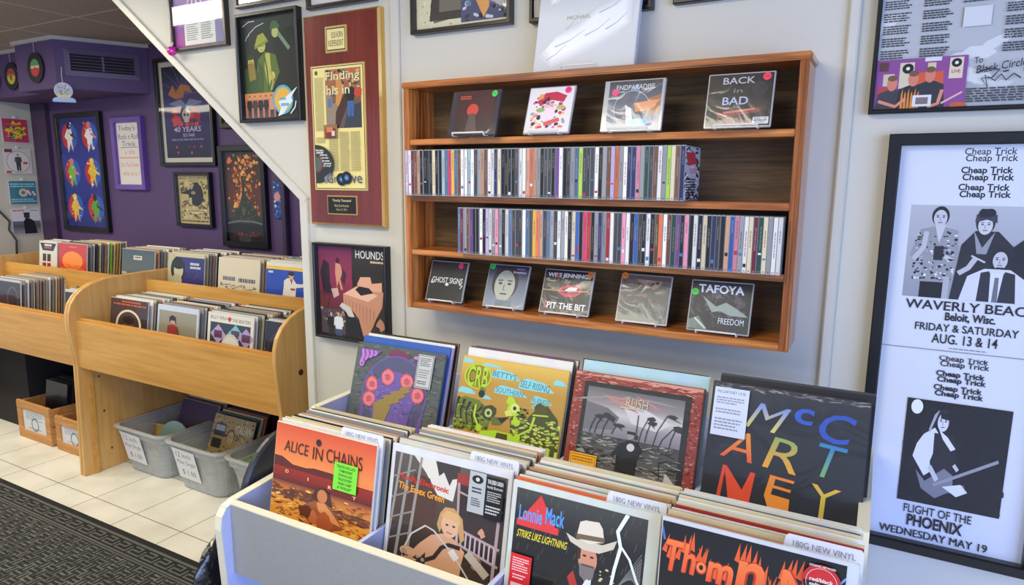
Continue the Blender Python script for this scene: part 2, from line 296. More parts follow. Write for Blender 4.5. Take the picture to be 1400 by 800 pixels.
    def remap(s, us, vs):                              # piecewise-linear shift of the layout
        def f(x, T):
            for (a, p), (b, q) in zip(T, T[1:]):
                if x <= b: return p+(q-p)*(x-a)/(b-a)
            return T[-1][1]+(x-T[-1][0])
        s.V = [(f(a, us), f(b, vs), k) for a, b, k in s.V]; return s
    def build(s, name, mat, parent, O, U, V, N):      # O = top-left corner, U = across, V = down (full edges), N = outward normal
        O, U, V, N = Vector(O), Vector(U), Vector(V), Vector(N)
        me = bpy.data.meshes.new(name); me.from_pydata([tuple(O+U*a+V*b+N*(k*s.eps)) for a, b, k in s.V], [], s.F)
        at = me.color_attributes.new('ink', 'FLOAT_COLOR', 'POINT')
        at.data.foreach_set('color', [x for c in s.C for x in (c[0], c[1], c[2], 1)])
        me.materials.append(mat); return link(name, me, parent)
    def up(s, name, mat, parent, x0, x1, z0, z1, y): return s.build(name, mat, parent, (x0, y, z1), (x1-x0, 0, 0), (0, 0, z0-z1), (0, -1, 0))

# ================================================================== SETTING
WY = 1.67; PY = 2.75; CZ = 2.27
struct('floor', MB().box(-9, 3, -4, 2.9, -.05, 0), M['tile'])
struct('ceiling', MB().box(-9, 3, -3, 2.9, CZ, CZ+.05), M['ceil'])
struct('wall_back', MB().prism([(-1.712, 0), (1.6, 0), (1.6, CZ), (-2.87, CZ), (-1.712, 1.366)], WY, WY+.12, 1), M['wall'])
struct('wall_purple', MB().box(-5.7, .5, PY, PY+.1, 0, CZ), M['purple'])
struct('wall_left', MB().box(-5.68, -5.56, 1.9, PY, 0, CZ), M['gwall'])
struct('trim_1', MB().prism([(-1.7206, 1.355), (-1.7034, 1.377), (-2.851, CZ), (-2.892, CZ)], WY-.0135, WY+.121, 1), M['white'], .002)
struct('trim_2', MB().box(-1.742, -1.706, WY-.012, WY+.12, 0, 1.372), M['white'], .002)
struct('trim_3', MB().box(-1.338, -1.305, WY-.008, WY, 0, CZ), M['wall'], .002)
struct('trim_4', MB().box(-.098, -.076, WY-.012, WY, 0, CZ), M['wall'], .003)
struct('trim_5', MB().box(-5.555, -5.36, PY-.03, PY, 0, 1.97), M['dpurple'], .002)
struct('trim_6', MB().box(-3.0, -2.965, PY-.035, PY, 0, CZ), M['dpurple'], .004)
SF = [(-5.56, 2.44), (-4.84, 2.44), (-4.84, 2.32), (-4.40, 2.32), (-4.16, 2.75), (-5.56, 2.75)]
struct('wall_soffit', MB().prism(SF, 1.968, CZ, 2), M['purple'], .003)
ST = [(-5.56, 2.425), (-4.855, 2.425), (-4.855, 2.305), (-4.39, 2.305), (-4.145, 2.75), (-5.56, 2.75)]
struct('trim_7', MB().prism(ST, CZ-.022, CZ-.001, 2), M['ptrim'])

# vent grille on the slanted soffit face
vd = Vector((.24, .43, 0)).normalized(); ang = math.atan2(vd.y, vd.x)
t = thing('vent_grille', 'purple painted air vent with dark slots on the slanted soffit face', 'vent', (-4.28, 2.535, 2.13), (0, 0, ang))
MB().ring(-.2, .2, -.085, .075, [(0, 0), (0, -.008), (.03, -.012), (.034, -.002), (.034, 0)]).build('frame', M['vent'], t)
MB().box(-.166, .166, -.003, -.001, -.051, .041).build('backing', M['dark'], t)
m = MB().box(-.006, .006, -.009, -.003, -.051, .041)
for i in range(5): m.box(-.166, .166, -.007, -.003, -.043+i*.018, -.040+i*.018)
m.build('louvres', M['vent'], t)

# ------------------------------------------------------------------ framed pictures
def framed(name, label, x0, x1, z0, z1, art, y=WY, d=.022, fw=.012, fm='black', mat=None, glass=True, cat='picture', pm='framed', group=None):
    cx = (x0+x1)/2; t = thing(name, label, cat, (cx, y, z0), (0, 0, 0), group); w = (x1-x0)/2; h = z1-z0
    MB().ring(-w, w, 0, h, [(0, 0), (0, -d+.002), (.002, -d), (fw-.003, -d), (fw, -d+.004), (fw, 0)]).build('frame', M[fm], t)
    MB().box(-w+.004, w-.004, -.006, -.001, .004, h-.004).build('backing', M['dark'], t)
    i = fw-.001
    if mat:
        mw, mc = mat; A = Art(2*w-2*i, h-2*i, mc); A.up('mat_board', PR['paper'], t, -w+i, w-i, i, h-i, -.0065); i += mw
    A = art(2*(w-i), h-2*i); A.up('print', PR[pm], t, -w+i, w-i, i, h-i, -.008)
    if glass: MB().box(-w+fw-.001, w-fw+.001, -d+.0065, -d+.005, fw-.001, h-fw+.001).build('glass_pane', M['glass'], t)
    return t
K = (18, 18, 20); WH = (235, 233, 226)
def art_tour(w, h):
    A = Art(w, h, (150, 120, 180)); A.grad(0, 0, 1, 1, [(0, (120, 80, 160)), (.35, (190, 165, 205)), (.6, (160, 130, 185)), (.8, (150, 90, 165)), (1, (185, 70, 160))])
    A.rect(.7, .5, 1, 1, (150, 135, 180), (140, 140, 175)); A.poly([(0, .16), (1, .05), (1, .3), (.35, .46), (0, .42)], (244, 242, 240)); A.ell(.42, .3, .34, .17, (250, 246, 232))
    for a, l in ((80, .62), (60, .5), (40, .56), (100, .46), (120, .4), (20, .5)): A.line([(.42, .3), (.42+l*math.cos(R(a)), .3+l*math.sin(R(a)))], .05, (240, 232, 236), w2=.004)
    A.text('ATLANTIC RHYTHM', .26, .64, .46, .045, (70, 55, 80), .02); A.rect(.2, .7, .8, .98, (236, 236, 224)); A.lines(.24, .73, .48, .94, 9, (150, 150, 150)); A.lines(.53, .73, .76, .94, 9, (150, 150, 150)); return A
framed('framed_poster', 'framed purple tour poster with white light burst, pink bauble at its corner', -2.352, -2.05, 1.90, 2.24, art_tour, fm='bronze')
def art_white(w, h): return Art(w, h, (228, 226, 216)).lines(.1, .1, .9, .6, 8, (190, 188, 180))
framed('framed_certificate', 'frame with white paper above the green band poster, mostly cut off by the top edge', -1.995, -1.705, 2.012, 2.25, art_white, fm='bronze')
framed('framed_certificate', 'frame with white paper above the maroon plaque, mostly cut off by the top edge', -1.665, -1.385, 1.972, 2.22, art_white, fm='bronze')
def art_green(w, h):
    A = Art(w, h, (34, 42, 38)); A.grad(0, 0, 1, 1, [(0, (44, 56, 54)), (.5, (30, 36, 32)), (1, (16, 20, 16))])
    A.poly([(.6, .2), (.9, .12), (1, .3), (1, .74), (.62, .74), (.55, .45)], (26, 34, 30)); A.poly([(.28, .42), (.42, .34), (.6, .38), (.66, .55), (.5, .74), (.24, .74)], (92, 116, 48)); A.poly([(.42, .36), (.5, .36), (.52, .6), (.45, .7), (.4, .5)], (196, 190, 96)); A.poly([(.04, .5), (.18, .46), (.3, .55), (.34, .74), (.04, .74)], (60, 84, 42))
    A.ell(.36, .29, .07, None, (206, 204, 110)); A.poly([(.24, .28), (.3, .18), (.4, .16), (.48, .24), (.3, .3)], (170, 176, 70)); A.line([(.24, .3), (.48, .24)], .03, (140, 146, 52))
    A.ell(.16, .43, .055, None, (200, 186, 96)); A.ell(.15, .38, .07, .03, (46, 64, 34)); A.poly([(.1, .44), (.22, .44), (.24, .6), (.12, .62)], (150, 126, 56))
    A.ell(.61, .17, .06, .05, (198, 200, 120)); A.poly([(.52, .14), (.56, .06), (.64, .06), (.7, .13)], (72, 110, 66)); A.line([(.66, .18), (.84, .34)], .05, (120, 150, 120))
    A.ell(.53, .58, .05, None, (210, 194, 104)); A.line([(.5, .52), (.54, .64), (.5, .72)], .03, (180, 170, 84)); [A.ell(x, .285, .012, .006, (60, 64, 30), up=False) for x in (.345, .39)]; A.line([(.35, .325), (.38, .325)], .01, (120, 100, 50)); [A.ell(x, .43, .01, .005, (60, 50, 30), up=False) for x in (.145, .175)]; A.line([(.15, .455), (.175, .455)], .008, (150, 70, 50)); A.poly([(.28, .42), (.3, .56), (.26, .74), (.36, .74), (.38, .5)], (66, 90, 44)); A.line([(.4, .36), (.44, .5), (.46, .72)], .02, (70, 92, 40))
    for x0, y0, x1, y1 in ((.04, .08, .26, .04), (.14, .16, .42, .07), (.08, .22, .16, .17)): A.line([(x0, y0), ((x0+x1)/2, (y0+y1)/2-.02), (x1, y1)], .012, (200, 204, 200))
    A.rect(.02, .74, .56, .985, (204, 128, 88)); A.rect(.02, .74, .56, .8, (226, 150, 90))
    for i in range(5): A.figure(.1+.1*i, .765, .26, (224, 170, 140), (50, 36, 30), [(40, 36, 44), (70, 50, 50), (36, 34, 40), (40, 40, 46), (214, 150, 120)][i], (60, 62, 84), .8)
    A.ell(.7, .82, .175, None, (84, 178, 206)); A.ell(.7, .82, .145, None, (238, 182, 70)); A.poly([(.6, .98), (.66, .9), (.62, .84), (.74, .8), (.96, .7), (.84, .8), (.86, .84), (.76, .9), (.7, .96)], (230, 244, 250))
    A.lines(.64, .8, 0.750, 0.830, 1, (90, 170, 200), .85, 0); A.lines(.66, .855, 0.800, 0.890, 1, (90, 170, 200), .85, 0); A.line([(.82, .96), (.9, .9), (.92, .84)], .02, (220, 220, 220)); return A
framed('framed_poster', 'framed green poster of hatted figures with a small band photo and round logo', -2.0, -1.705, 1.632, 1.99, art_green, fm='black', d=.026)
def art_hounds(w, h):
    A = Art(w, h, (34, 26, 24)); A.grad(0, 0, .5, .72, [(0, (120, 40, 78)), (.5, (150, 44, 76)), (1, (96, 30, 40))]); A.poly([(.5, 0), (1, 0), (1, 1), (.4, 1), (.42, .7), (.56, .4)], (46, 34, 28)); A.grad(.5, 0, 1, .3, [(0, (58, 48, 40)), (1, (36, 28, 24))])
    A.poly([(.08, .16), (.16, .2), (.17, .42), (.22, .55), (.06, .52), (.02, .3)], (44, 20, 34)); A.poly([(0, .5), (.12, .54), (.08, .72), (0, .7)], (110, 44, 38)); A.line([(.02, .52), (.16, .56), (.1, .76)], .012, (30, 18, 18))
    A.ell(.29, .16, .03, None, (60, 26, 26)); A.poly([(.26, .19), (.33, .2), (.36, .3), (.32, .36), (.36, .48), (.33, .48), (.3, .38), (.27, .46), (.25, .3)], (216, 150, 118)); A.poly([(.36, .24), (.42, .3), (.38, .44), (.34, .36)], (70, 30, 44)); A.poly([(.18, .48), (.28, .46), (.3, .54), (.22, .58)], (214, 176, 160))
    A.poly([(.36, .52), (.56, .42), (.94, .46), (.92, .62), (.84, .74), (.7, .98), (.64, .96), (.58, .78), (.5, .7), (.36, .64)], (206, 146, 112)); A.poly([(.37, .52), (.56, .43), (.86, .5), (.72, .58)], (240, 190, 156)); A.poly([(.57, .4), (.62, .32), (.76, .31), (.78, .38), (.92, .36), (.92, .46), (.6, .46)], (232, 172, 138))
    for i in range(9): A.line([(.4+.05*i, .57+.012*i), (.39+.05*i, .72+.02*i)], .012, (170, 112, 84), w2=.003)
    A.poly([(.54, .46), (.6, .42), (.74, .43), (.8, .48), (.62, .52)], (34, 26, 26)); A.line([(.52, .41), (.5, .33), (.53, .28)], .02, (50, 20, 24)); A.poly([(.34, .62), (.46, .66), (.52, .76), (.44, .78), (.4, .72), (.36, .7), (.3, .66)], (214, 206, 196)); A.poly([(.4, .76), (.58, .78), (.62, .96), (.42, .99)], (26, 28, 34)); A.blob(.9, .82, .06, (190, 136, 104))
    A.rect(.02, .7, .38, .98, (84, 66, 70)); A.speck(.02, .7, .38, .84, 40, .02, [(190, 160, 100), (120, 90, 140), (60, 50, 60), (200, 190, 180)]); A.figure(.17, .73, .34, (216, 166, 136), (60, 40, 34), (28, 26, 30), (40, 38, 40)); A.figure(.28, .72, .36, (216, 166, 136), (70, 50, 40), (234, 234, 236), (70, 80, 120)); A.text('HOUNDS', .56, .035, .4, .085, WH, .01); A.lines(.77, .14, 0.960, 0.165, 1, (220, 200, 160), .85, 0); return A
framed('framed_album_cover', 'framed album cover with a pink draped bed against a red wall', -1.676, -1.362, .905, 1.23, art_hounds, d=.03, fw=.009)
def art_boots(w, h):
    A = Art(w, h, (222, 216, 176)); A.speck(0, .3, .45, 1, 60, .012, [(170, 160, 120), (240, 236, 200)]); A.poly([(.16, 1-.2), (.26, .5), (.42, .45), (.6, .5), (.62, .9), (.2, .95)], (120, 112, 96)); A.poly([(.15, .93), (.2, .55), (.27, .55), (.26, .86), (.52, .86), (.52, .93)], (70, 64, 56)); A.rect(.5, 0, 1, .97, (84, 84, 108)); A.speck(.5, .3, 1, .97, 60, .03, [(200, 204, 214), (60, 60, 80), (110, 130, 170), (40, 40, 52)]); A.poly([(.66, .8), (.74, .55), (.8, .86), (.74, .95)], (224, 160, 90)); A.blob(.7, .5, .05, (230, 220, 214)); return A
framed('framed_poster', 'framed desert poster with boots and blue collage, above the wooden CD shelf', -1.25, -.918, 1.857, 2.2, art_boots, fm='bronze', d=.026)
def art_dark(w, h):
    A = Art(w, h, (54, 52, 78)); A.speck(0, 0, 1, 1, 120, .03, [(90, 80, 120), (40, 38, 60), (150, 90, 100)]); A.blob(.1, .84, .06, (230, 140, 130)); return A
framed('framed_poster', 'dark blue framed poster half hidden behind the silver album on the shelf', -.86, -.528, 1.851, 2.19, art_dark, fm='black', d=.026)
framed('framed_certificate', 'small dark frame corner showing past the silver album over the shelf', -.478, -.2, 1.856, 2.16, art_white, fm='black')

def art_news(w, h):
    A = Art(w, h, (186, 188, 190)); A.speck(0, 0, 1, .9, 24, .1, [(206, 208, 208), (172, 174, 178), (216, 218, 218)], 1.5)
    for x0, x1, y1 in ((.02, .2, .64), (.26, .44, .66), (.49, .68, .40), (.74, .93, .64)):
        y = .02
        while y < y1: A.lines(x0, y, x1, y+.05, 4, (60, 60, 64), .55, .25); y += .066
    A.rect(.5, .42, .66, .52, (214, 216, 216)); A.lines(.56, .88, .95, .975, 6, (66, 66, 70), .6, .1)
    A.rect(0, .665, .555, 1, (142, 74, 142)); A.rect(.02, .68, .08, .74, (90, 60, 60)); A.rect(.05, .76, .12, .84, (206, 196, 170)); A.rect(.15, .69, .24, .86, (214, 204, 176)); A.ell(.2, .73, .035, None, (30, 28, 30)); A.ell(.2, .73, .012, None, WH); A.rect(.45, .675, .53, .81, (222, 210, 180)); A.ell(.49, .71, .03, None, (30, 28, 30)); A.ell(.49, .71, .011, None, WH); A.text('LIVE', .465, .755, .05, .02, (190, 50, 50), .02); A.rect(.32, .7, .37, .745, (214, 200, 160)); A.rect(.3, .665, .4, .69, (220, 220, 224)); A.rect(.26, .76, .42, .86, (214, 90, 50)); A.rect(.02, .85, .1, .9, (190, 60, 60))
    for x, y, sh in ((.11, .79, (56, 58, 66)), (.24, .765, (34, 32, 40)), (.34, .745, (44, 44, 54))): A.poly([(x-.1, 1), (x-.085, y+.1), (x-.02, y+.075), (x+.03, y+.075), (x+.085, y+.1), (x+.1, 1)], sh); A.ell(x, y+.035, .032, .05, (214, 130, 104)); A.ell(x, y+.0, .03, .02, (120, 84, 64))
    for i in range(6): A.poly([(.17+.02*i, 1), (.172+.02*i, .9), (.18+.02*i, .86+.02*(i % 2)), (.186+.02*i, 1)], (230, 140, 50), up=(i == 0))
    A.line([(.03, .94), (.14, .98), (.2, .93)], .022, (222, 140, 112)); A.line([(.42, .88), (.4, .97), (.34, .99)], .022, (222, 140, 112)); A.rect(.245, .91, .36, .985, (224, 226, 224)); A.rect(.265, .925, .34, .97, (130, 110, 110)); A.line([(.42, .97), (.54, .9)], .012, (226, 190, 180)); A.ell(.52, .985, .05, .02, (200, 100, 50))
    I = (30, 30, 52); A.text('To', .585, .685, .05, .04, I, .005, .1, -.1); A.text('Black Circle', .6, .74, .28, .05, I, .003, .2, -.14); A.ell(.9, .775, .02, None, I); A.ell(.9, .775, .014, None, (196, 198, 200)); A.ell(.9, .775, .007, None, I)
    A.line([(.62, .78), (.68, .76), (.74, .77), (.7, .82), (.64, .82), (.68, .88), (.66, .8), (.72, .84), (.75, .8), (.78, .84), (.82, .8), (.86, .83)], .009, I); A.line([(.76, .785), (.79, .78)], .01, I); A.remap([(0, 0), (.99, .875), (1, 1)], [(0, 0), (.665, .71), (1, 1)]); return A
framed('framed_poster', 'large framed grey newsprint poster with handwriting and photo of three people', -.045, .30, 1.585, 1.95, art_news, d=.022, fw=.009)
def art_bill(w, h):
    A = Art(w, h, (216, 220, 230)); I = (26, 26, 38)
    def cheap(y0, x, wd, hh):
        for i, (dy, dx, b) in enumerate(((0, .01, .012), (.36, .02, .014), (1.0, 0, .03), (1.38, .012, .03), (1.92, -.006, .03), (2.3, .006, .03))): A.text('Cheap Trick', x+dx, y0+dy*hh*1.1, wd, hh*.52, I, b)
    cheap(.018, .345, .315, .042)
    # upper photograph: four people against a pale wall
    A.grad(.05, .175, .95, .405, [(0, (182, 184, 194)), (1, (150, 152, 164))]); P0 = (200, 200, 208)
    A.poly([(.07, .30), (.13, .235), (.24, .225), (.37, .235), (.40, .31), (.36, .37), (.16, .37), (.16, .30), (.1, .31)], (150, 152, 160)); A.speck(.1, .24, .37, .36, 130, .011, [(34, 34, 44), (30, 30, 38), (226, 228, 232)]); A.rect(.16, .365, .35, .405, (24, 24, 32)); A.rect(.31, .35, .35, .405, (176, 178, 186))
    A.poly([(.22, .222), (.29, .222), (.255, .27)], P0); A.face(.25, .205, .05, (196, 197, 205), (30, 30, 36), (40, 40, 48)); A.line([(.1, .31), (.16, .28), (.17, .24)], .035, (188, 190, 198)); A.rect(.23, .275, .29, .31, (40, 40, 48)); A.line([(.3, .3), (.36, .31), (.32, .31)], .03, P0)
    A.poly([(.36, .405), (.4, .27), (.48, .235), (.62, .235), (.72, .27), (.74, .405)], (38, 38, 48)); A.poly([(.47, .235), (.53, .275), (.6, .235), (.56, .29), (.5, .29)], (150, 152, 160)); A.face(.535, .22, .052, (204, 205, 212), (34, 34, 42), (50, 50, 58)); A.poly([(.47, .215), (.475, .195), (.6, .195), (.605, .215), (.54, .207)], (58, 58, 68)); A.blob(.535, .192, .06, (30, 30, 38), .25, ry=.012); A.line([(.4, .34), (.46, .325), (.5, .3)], .035, (190, 192, 200)); A.line([(.47, .295), (.56, .31)], .012, P0)
    A.poly([(.72, .405), (.72, .27), (.8, .245), (.93, .25), (.95, .405)], (30, 30, 38)); A.face(.85, .21, .05, (200, 201, 208), (30, 30, 36), (46, 46, 54))
    A.poly([(.42, .405), (.46, .345), (.56, .325), (.72, .325), (.82, .35), (.87, .405)], (214, 216, 224)); A.poly([(.53, .405), (.54, .335), (.59, .33), (.64, .36), (.69, .33), (.75, .335), (.77, .405)], (44, 44, 54)); A.poly([(.6, .335), (.68, .335), (.66, .405), (.61, .405)], (220, 222, 228)); A.poly([(.63, .345), (.655, .345), (.66, .405), (.625, .405)], (110, 112, 124)); A.face(.65, .302, .052, (196, 198, 206), (32, 32, 38), (40, 40, 48)); A.line([(.63, .322), (.675, .322)], .014, (40, 40, 46))
    A.text('WAVERLY BEACH', .08, .415, .84, .034, I, .012); A.text('Beloit, Wisc.', .35, .455, .32, .022, I, .028); A.text('FRIDAY & SATURDAY', .16, .482, .66, .026, I, .012); A.text('AUG. 13 & 14', .28, .516, .42, .026, I, .012); A.lines(.4, .552, .64, .556, 1, (120, 120, 130), .9, 0)
    A.rect(0, .566, 1, .569, (150, 140, 132)); cheap(.584, .335, .315, .0235)
    # lower photograph: a guitarist on a black stage
    A.rect(.165, .675, .85, .875, (20, 20, 28)); A.speck(.18, .68, .84, .87, 30, .03, [(24, 24, 32), (30, 30, 38)]); A.ell(.235, .69, .04, None, (236, 238, 242))
    A.poly([(.3, .74), (.37, .725), (.41, .74), (.36, .79), (.37, .81), (.33, .82), (.24, .785), (.26, .76)], (222, 224, 232)); A.poly([(.37, .735), (.5, .735), (.53, .775), (.52, .81), (.38, .81)], (34, 34, 42)); A.poly([(.4, .728), (.46, .74), (.52, .76), (.49, .765), (.43, .745)], (228, 230, 236)); A.face(.42, .712, .042, (214, 216, 224), (44, 44, 52), (30, 30, 38)); A.poly([(.36, .70), (.39, .69), (.34, .735), (.33, .73)], (170, 172, 182)); A.poly([(.4, .694), (.47, .696), (.46, .708), (.4, .706)], (24, 24, 30))
    A.poly([(.27, .81), (.34, .83), (.46, .8), (.52, .81), (.53, .83), (.6, .825), (.62, .84), (.5, .845), (.42, .86), (.32, .845)], (126, 128, 138)); A.poly([(.46, .835), (.58, .825), (.63, .838), (.56, .85)], (226, 228, 234)); A.line([(.4, .835), (.8, .77)], .018, (150, 152, 160)); A.line([(.36, .8), (.42, .825)], .03, P0); A.line([(.52, .79), (.55, .8)], .022, P0)
    A.text('FLIGHT OF THE', .22, .888, .46, .024, I, .008); A.text('PHOENIX', .25, .916, .38, .034, I, .03); A.text('WEDNESDAY MAY 19', .06, .960, .74, .027, I, 0); A.text('WEDNESDAY MAY 19', .063, .960, .74, .027, I, 0)
    A.remap([(0, 0), (.001, .0), (.05, .10), (.95, .93), (1, 1)], [(0, 0), (.018, .008), (.15, .13), (.175, .141), (.405, .365), (.415, .371), (.455, .398), (.482, .427), (.516, .452), (.552, .485), (.567, .493), (.587, .508), (.66, .618), (.675, .622), (.875, .895), (.888, .903), (.916, .929), (.96, .970), (1, 1)]); return A
framed('framed_poster', 'tall black framed pair of white concert bills with black and white photos', .0, .345, .622, 1.542, art_bill, d=.03, fw=.024, fm='black')

# maroon award plaque
t = thing('award_plaque', 'maroon wooden plaque with gold edges holding a framed newspaper page', 'plaque', (-1.522, WY, 1.296))
MB().box(-.152, .152, -.024, 0, .0, .65).build('board', M['mahog'], t, .002)
MB().ring(-.157, .157, -.005, .655, [(0, 0), (0, -.018), (.006, -.026), (.008, -.02), (.008, 0)]).build('bevel_edge', M['gold'], t)
def plate(name, x0, x1, z0, z1, rim, bgc, fn):
    MB().box(x0, x1, -.027, -.023, z0, z1).build(name+'_frame', M['gold'], t, .001)
    A = Art(x1-x0, z1-z0, bgc); fn(A); A.up(name, PR['gloss'], t, x0+rim, x1-rim, z0+rim, z1-rim, -.0275)
def f1(A): A.rect(.02, .02, .98, .98, (70, 60, 30)); A.rect(.06, .08, .94, .92, (236, 220, 150)); A.text('ELKHORN', .3, .2, .56, .25, (90, 76, 40), .01); A.text('INDEPENDENT', .12, .54, .76, .25, (90, 76, 40), .01)
plate('header_plate', -.06, .03, .535, .615, .004, (240, 226, 170), f1)
def f2(A):
    A.rect(.01, .005, .99, .995, (60, 50, 30)); A.rect(.025, .012, .975, .988, (240, 222, 140)); A.rect(.27, .03, .94, .5, (96, 82, 74))
    A.grad(.27, .03, .94, .3, [(0, (176, 110, 70)), (1, (120, 80, 60))]); A.speck(.3, .04, .92, .25, 90, .035, [(60, 60, 70), (190, 90, 60), (210, 170, 90), (90, 110, 90), (40, 40, 46)]); A.poly([(.27, .2), (.5, .3), (.45, .5), (.27, .5)], (150, 130, 110)); A.poly([(.48, .12), (.56, .1), (.62, .2), (.52, .34), (.46, .3)], (206, 140, 76)); A.poly([(.46, .37), (.66, .2), (.7, .3), (.5, .5), (.44, .49)], (70, 40, 30)); A.poly([(.7, .34), (.94, .3), (.94, .5), (.6, .5)], (56, 60, 70)); A.figure(.74, .13, .28, (220, 160, 130), (60, 40, 30), (30, 32, 36), (60, 100, 160)); A.blob(.88, .22, .07, (196, 70, 50)); A.rect(.31, .26, .38, .33, (80, 120, 150)); A.rect(.4, .24, .46, .3, (120, 90, 90))
    A.text('Finding', .28, .05, .64, .085, (232, 220, 170), .01); A.text('his in', .29, .155, .44, .075, (232, 220, 170), .01)
    A.ell(.1, .05, .03, None, (90, 80, 60)); G = (172, 160, 110)
    A.lines(.06, .09, .24, .52, 44, G, .5, .1); A.lines(.06, .57, .25, .62, 5, G, .5, .1)
    for x in (.31, .52, .73): A.lines(x, .57 if x < .5 else .53, x+.19, .85, 34, G, .5, .1)
    A.rect(.23, .47, .49, .58, (150, 110, 70)); A.rect(.26, .5, .46, .58, (120, 50, 40)); A.rect(.28, .49, .4, .53, (220, 120, 80)); A.rect(.38, .52, .44, .56, (220, 210, 190))
    A.poly([(.045, .63)]+[(.045+.36*math.sin(R(a)), .79-.16*math.cos(R(a))) for a in range(5, 180, 9)]+[(.045, .95)], (44, 46, 46)); A.ell(.045, .79, .15, .075, (120, 50, 40), a0=-90, a1=90); A.ell(.045, .79, .12, .06, (84, 100, 96), a0=-90, a1=90); A.poly([(.2, .9), (.33, .86), (.36, .9), (.22, .95)], (130, 134, 130))
    for i, (s_, x) in enumerate((('New-store', .05), ('owner', .06), ('preserves,', .13), ('promotes', .15), ('the sweet', .17), ('sound', .2), ('of vinyl', .19))): A.text(s_, x, .665+.022*i, .15, .018, (226, 224, 214), .03)
    I = (70, 80, 120); A.text('Gr', .26, .87, .2, .075, I, .0); A.text('ve', .73, .885, .2, .06, I, .0)
    for x, y in ((.54, .915), (.64, .902)): A.ell(x, y, .1, .052, (24, 28, 34), .2); A.ell(x, y, .045, .023, (60, 110, 180), .2); A.ell(x, y, .01, None, WH)
plate('newspaper_page', -.128, .098, .108, .50, .003, (246, 232, 176), f2)
def f3(A): A.rect(0, 0, 1, 1, (24, 22, 22)); A.text('Timothy Townsend', .16, .14, .66, .2, (226, 206, 150), .01, .15); A.text('Black Circle Records', .24, .45, .5, .15, (206, 190, 140)); A.text('March 15, 2012', .3, .7, .38, .14, (206, 190, 140))
plate('name_plate', -.077, .051, .03, .092, .004, (24, 22, 22), f3)
t = thing('bauble', 'shiny pink ball ornament hanging on the purple tour poster corner', 'ornament', (-2.335, 1.64, 1.9))
MB().ball((0, 0, .0), .017).build('ball', M['pink'], t, smooth=True); MB().tube([(0, 0, .015), (0, .006, .03)], .003).build('cap', M['wire'], t)

# ------------------------------------------------------------------ purple wall pictures
def art_six(w, h):
    A = Art(w, h, (26, 40, 130)); A.grad(0, 0, 1, 1, [(0, (20, 30, 110)), (.4, (30, 50, 150)), (1, (22, 34, 124))])
    for i in range(3):
        for j in range(2):
            x, y = .24+.5*j, .17+.325*i; A.ell(x, y, .19, None, (196, 40, 48), a0=90, a1=270); A.ell(x, y, .19, None, (40, 90, 190), a0=-90, a1=90)
            c = [[(240, 236, 230), (244, 240, 240)], [(120, 190, 70), (230, 190, 50)], [(230, 190, 80), (90, 160, 70)]][i][j]; b = [(30, 26, 30), (230, 120, 130), (240, 210, 70)][(i+j) % 3]
            A.poly([(x-.06, y-.06), (x+.05, y-.07), (x+.09, y), (x+.05, y+.04), (x+.07, y+.14), (x+.01, y+.06), (x-.06, y+.15), (x-.07, y+.03), (x-.13, y)], c); A.ell(x-.01, y-.095, .05, None, b); A.line([(x+.02, y-.02), (x+.15, y+.02)], .03, b); A.speck(x-.12, y-.12, x+.1, y+.12, 12, .025, [b, c, (240, 240, 240), (210, 60, 60)])
    return A
framed('framed_poster', 'tall blue poster of six coloured round figures on the purple wall', -5.262, -4.705, 1.06, 1.885, art_six, y=PY, d=.03, fw=.03)
t = thing('whiteboard', 'narrow whiteboard in a purple frame with handwritten trivia', 'whiteboard', (-4.413, PY, 1.36))
MB().ring(-.165, .165, 0, .475, [(0, 0), (0, -.03), (.004, -.034), (.034, -.03), (.036, -.01), (.036, 0)]).build('frame', solid('violet_frame', (108, 76, 160), .4), t)
A = Art(.262, .407, (226, 220, 212)); I = (60, 62, 110); O = (222, 140, 110)
A.text("Today's", .08, .05, .7, .1, I, -.005, .1); A.text('Rock n Roll', .06, .185, .82, .085, I, -.005, .1); A.text('Trivia', .2, .3, .55, .08, I, -.005, .1); A.line([(.14, .4), (.86, .395)], .012, I)
A.text('In 1978', .3, .45, .4, .06, O, .0); A.text('Do You Know', .1, .64, .74, .07, O); A.lines(.08, .555, .86, .58, 1, (226, 150, 126), .8, 0); A.text('who it is ?', .14, .78, .7, .07, O); A.up('writing_surface', PR['paper'], t, -.131, .131, .034, .441, -.012)
def art_forty(w, h):
    A = Art(w, h, (34, 28, 62)); A.grad(0, 0, 1, 1, [(0, (30, 28, 44)), (.4, (60, 56, 110)), (.7, (40, 30, 84)), (1, (22, 18, 40))])
    for i in range(9): A.line([(.5, .3), (.5+.6*math.cos(R(200+20*i)), .3+.4*math.sin(R(200+20*i)))], .03, (78, 80, 120), w2=.008)
    A.poly([(.12, .3), (.24, .2), (.3, .28), (.42, .2), (.6, .22), (.66, .3), (.5, .27), (.46, .34), (.3, .36), (.2, .33)], (176, 110, 66)); A.poly([(.12, .4), (.4, .36), (.5, .42), (.6, .36), (.88, .4), (.6, .46), (.4, .46)], (120, 130, 170)); A.speck(.2, .46, .8, .64, 46, .05, [(176, 40, 52), (206, 60, 70), (130, 26, 44)]); A.ell(.5, .53, .09, None, (190, 180, 176)); A.rect(.45, .57, .55, .61, (190, 180, 176)); A.ell(.465, .53, .022, None, K); A.ell(.535, .53, .022, None, K)
    A.text('40 YEARS', .2, .66, .6, .055, (196, 186, 220), .01, .1); A.text('SO FAR', .4, .735, .26, .035, (186, 176, 214), .01); A.lines(.14, .79, .86, .83, 1, (120, 114, 170), .5, 0); A.speck(.2, .85, .8, .95, 6, .03, [(200, 60, 110)]); return A
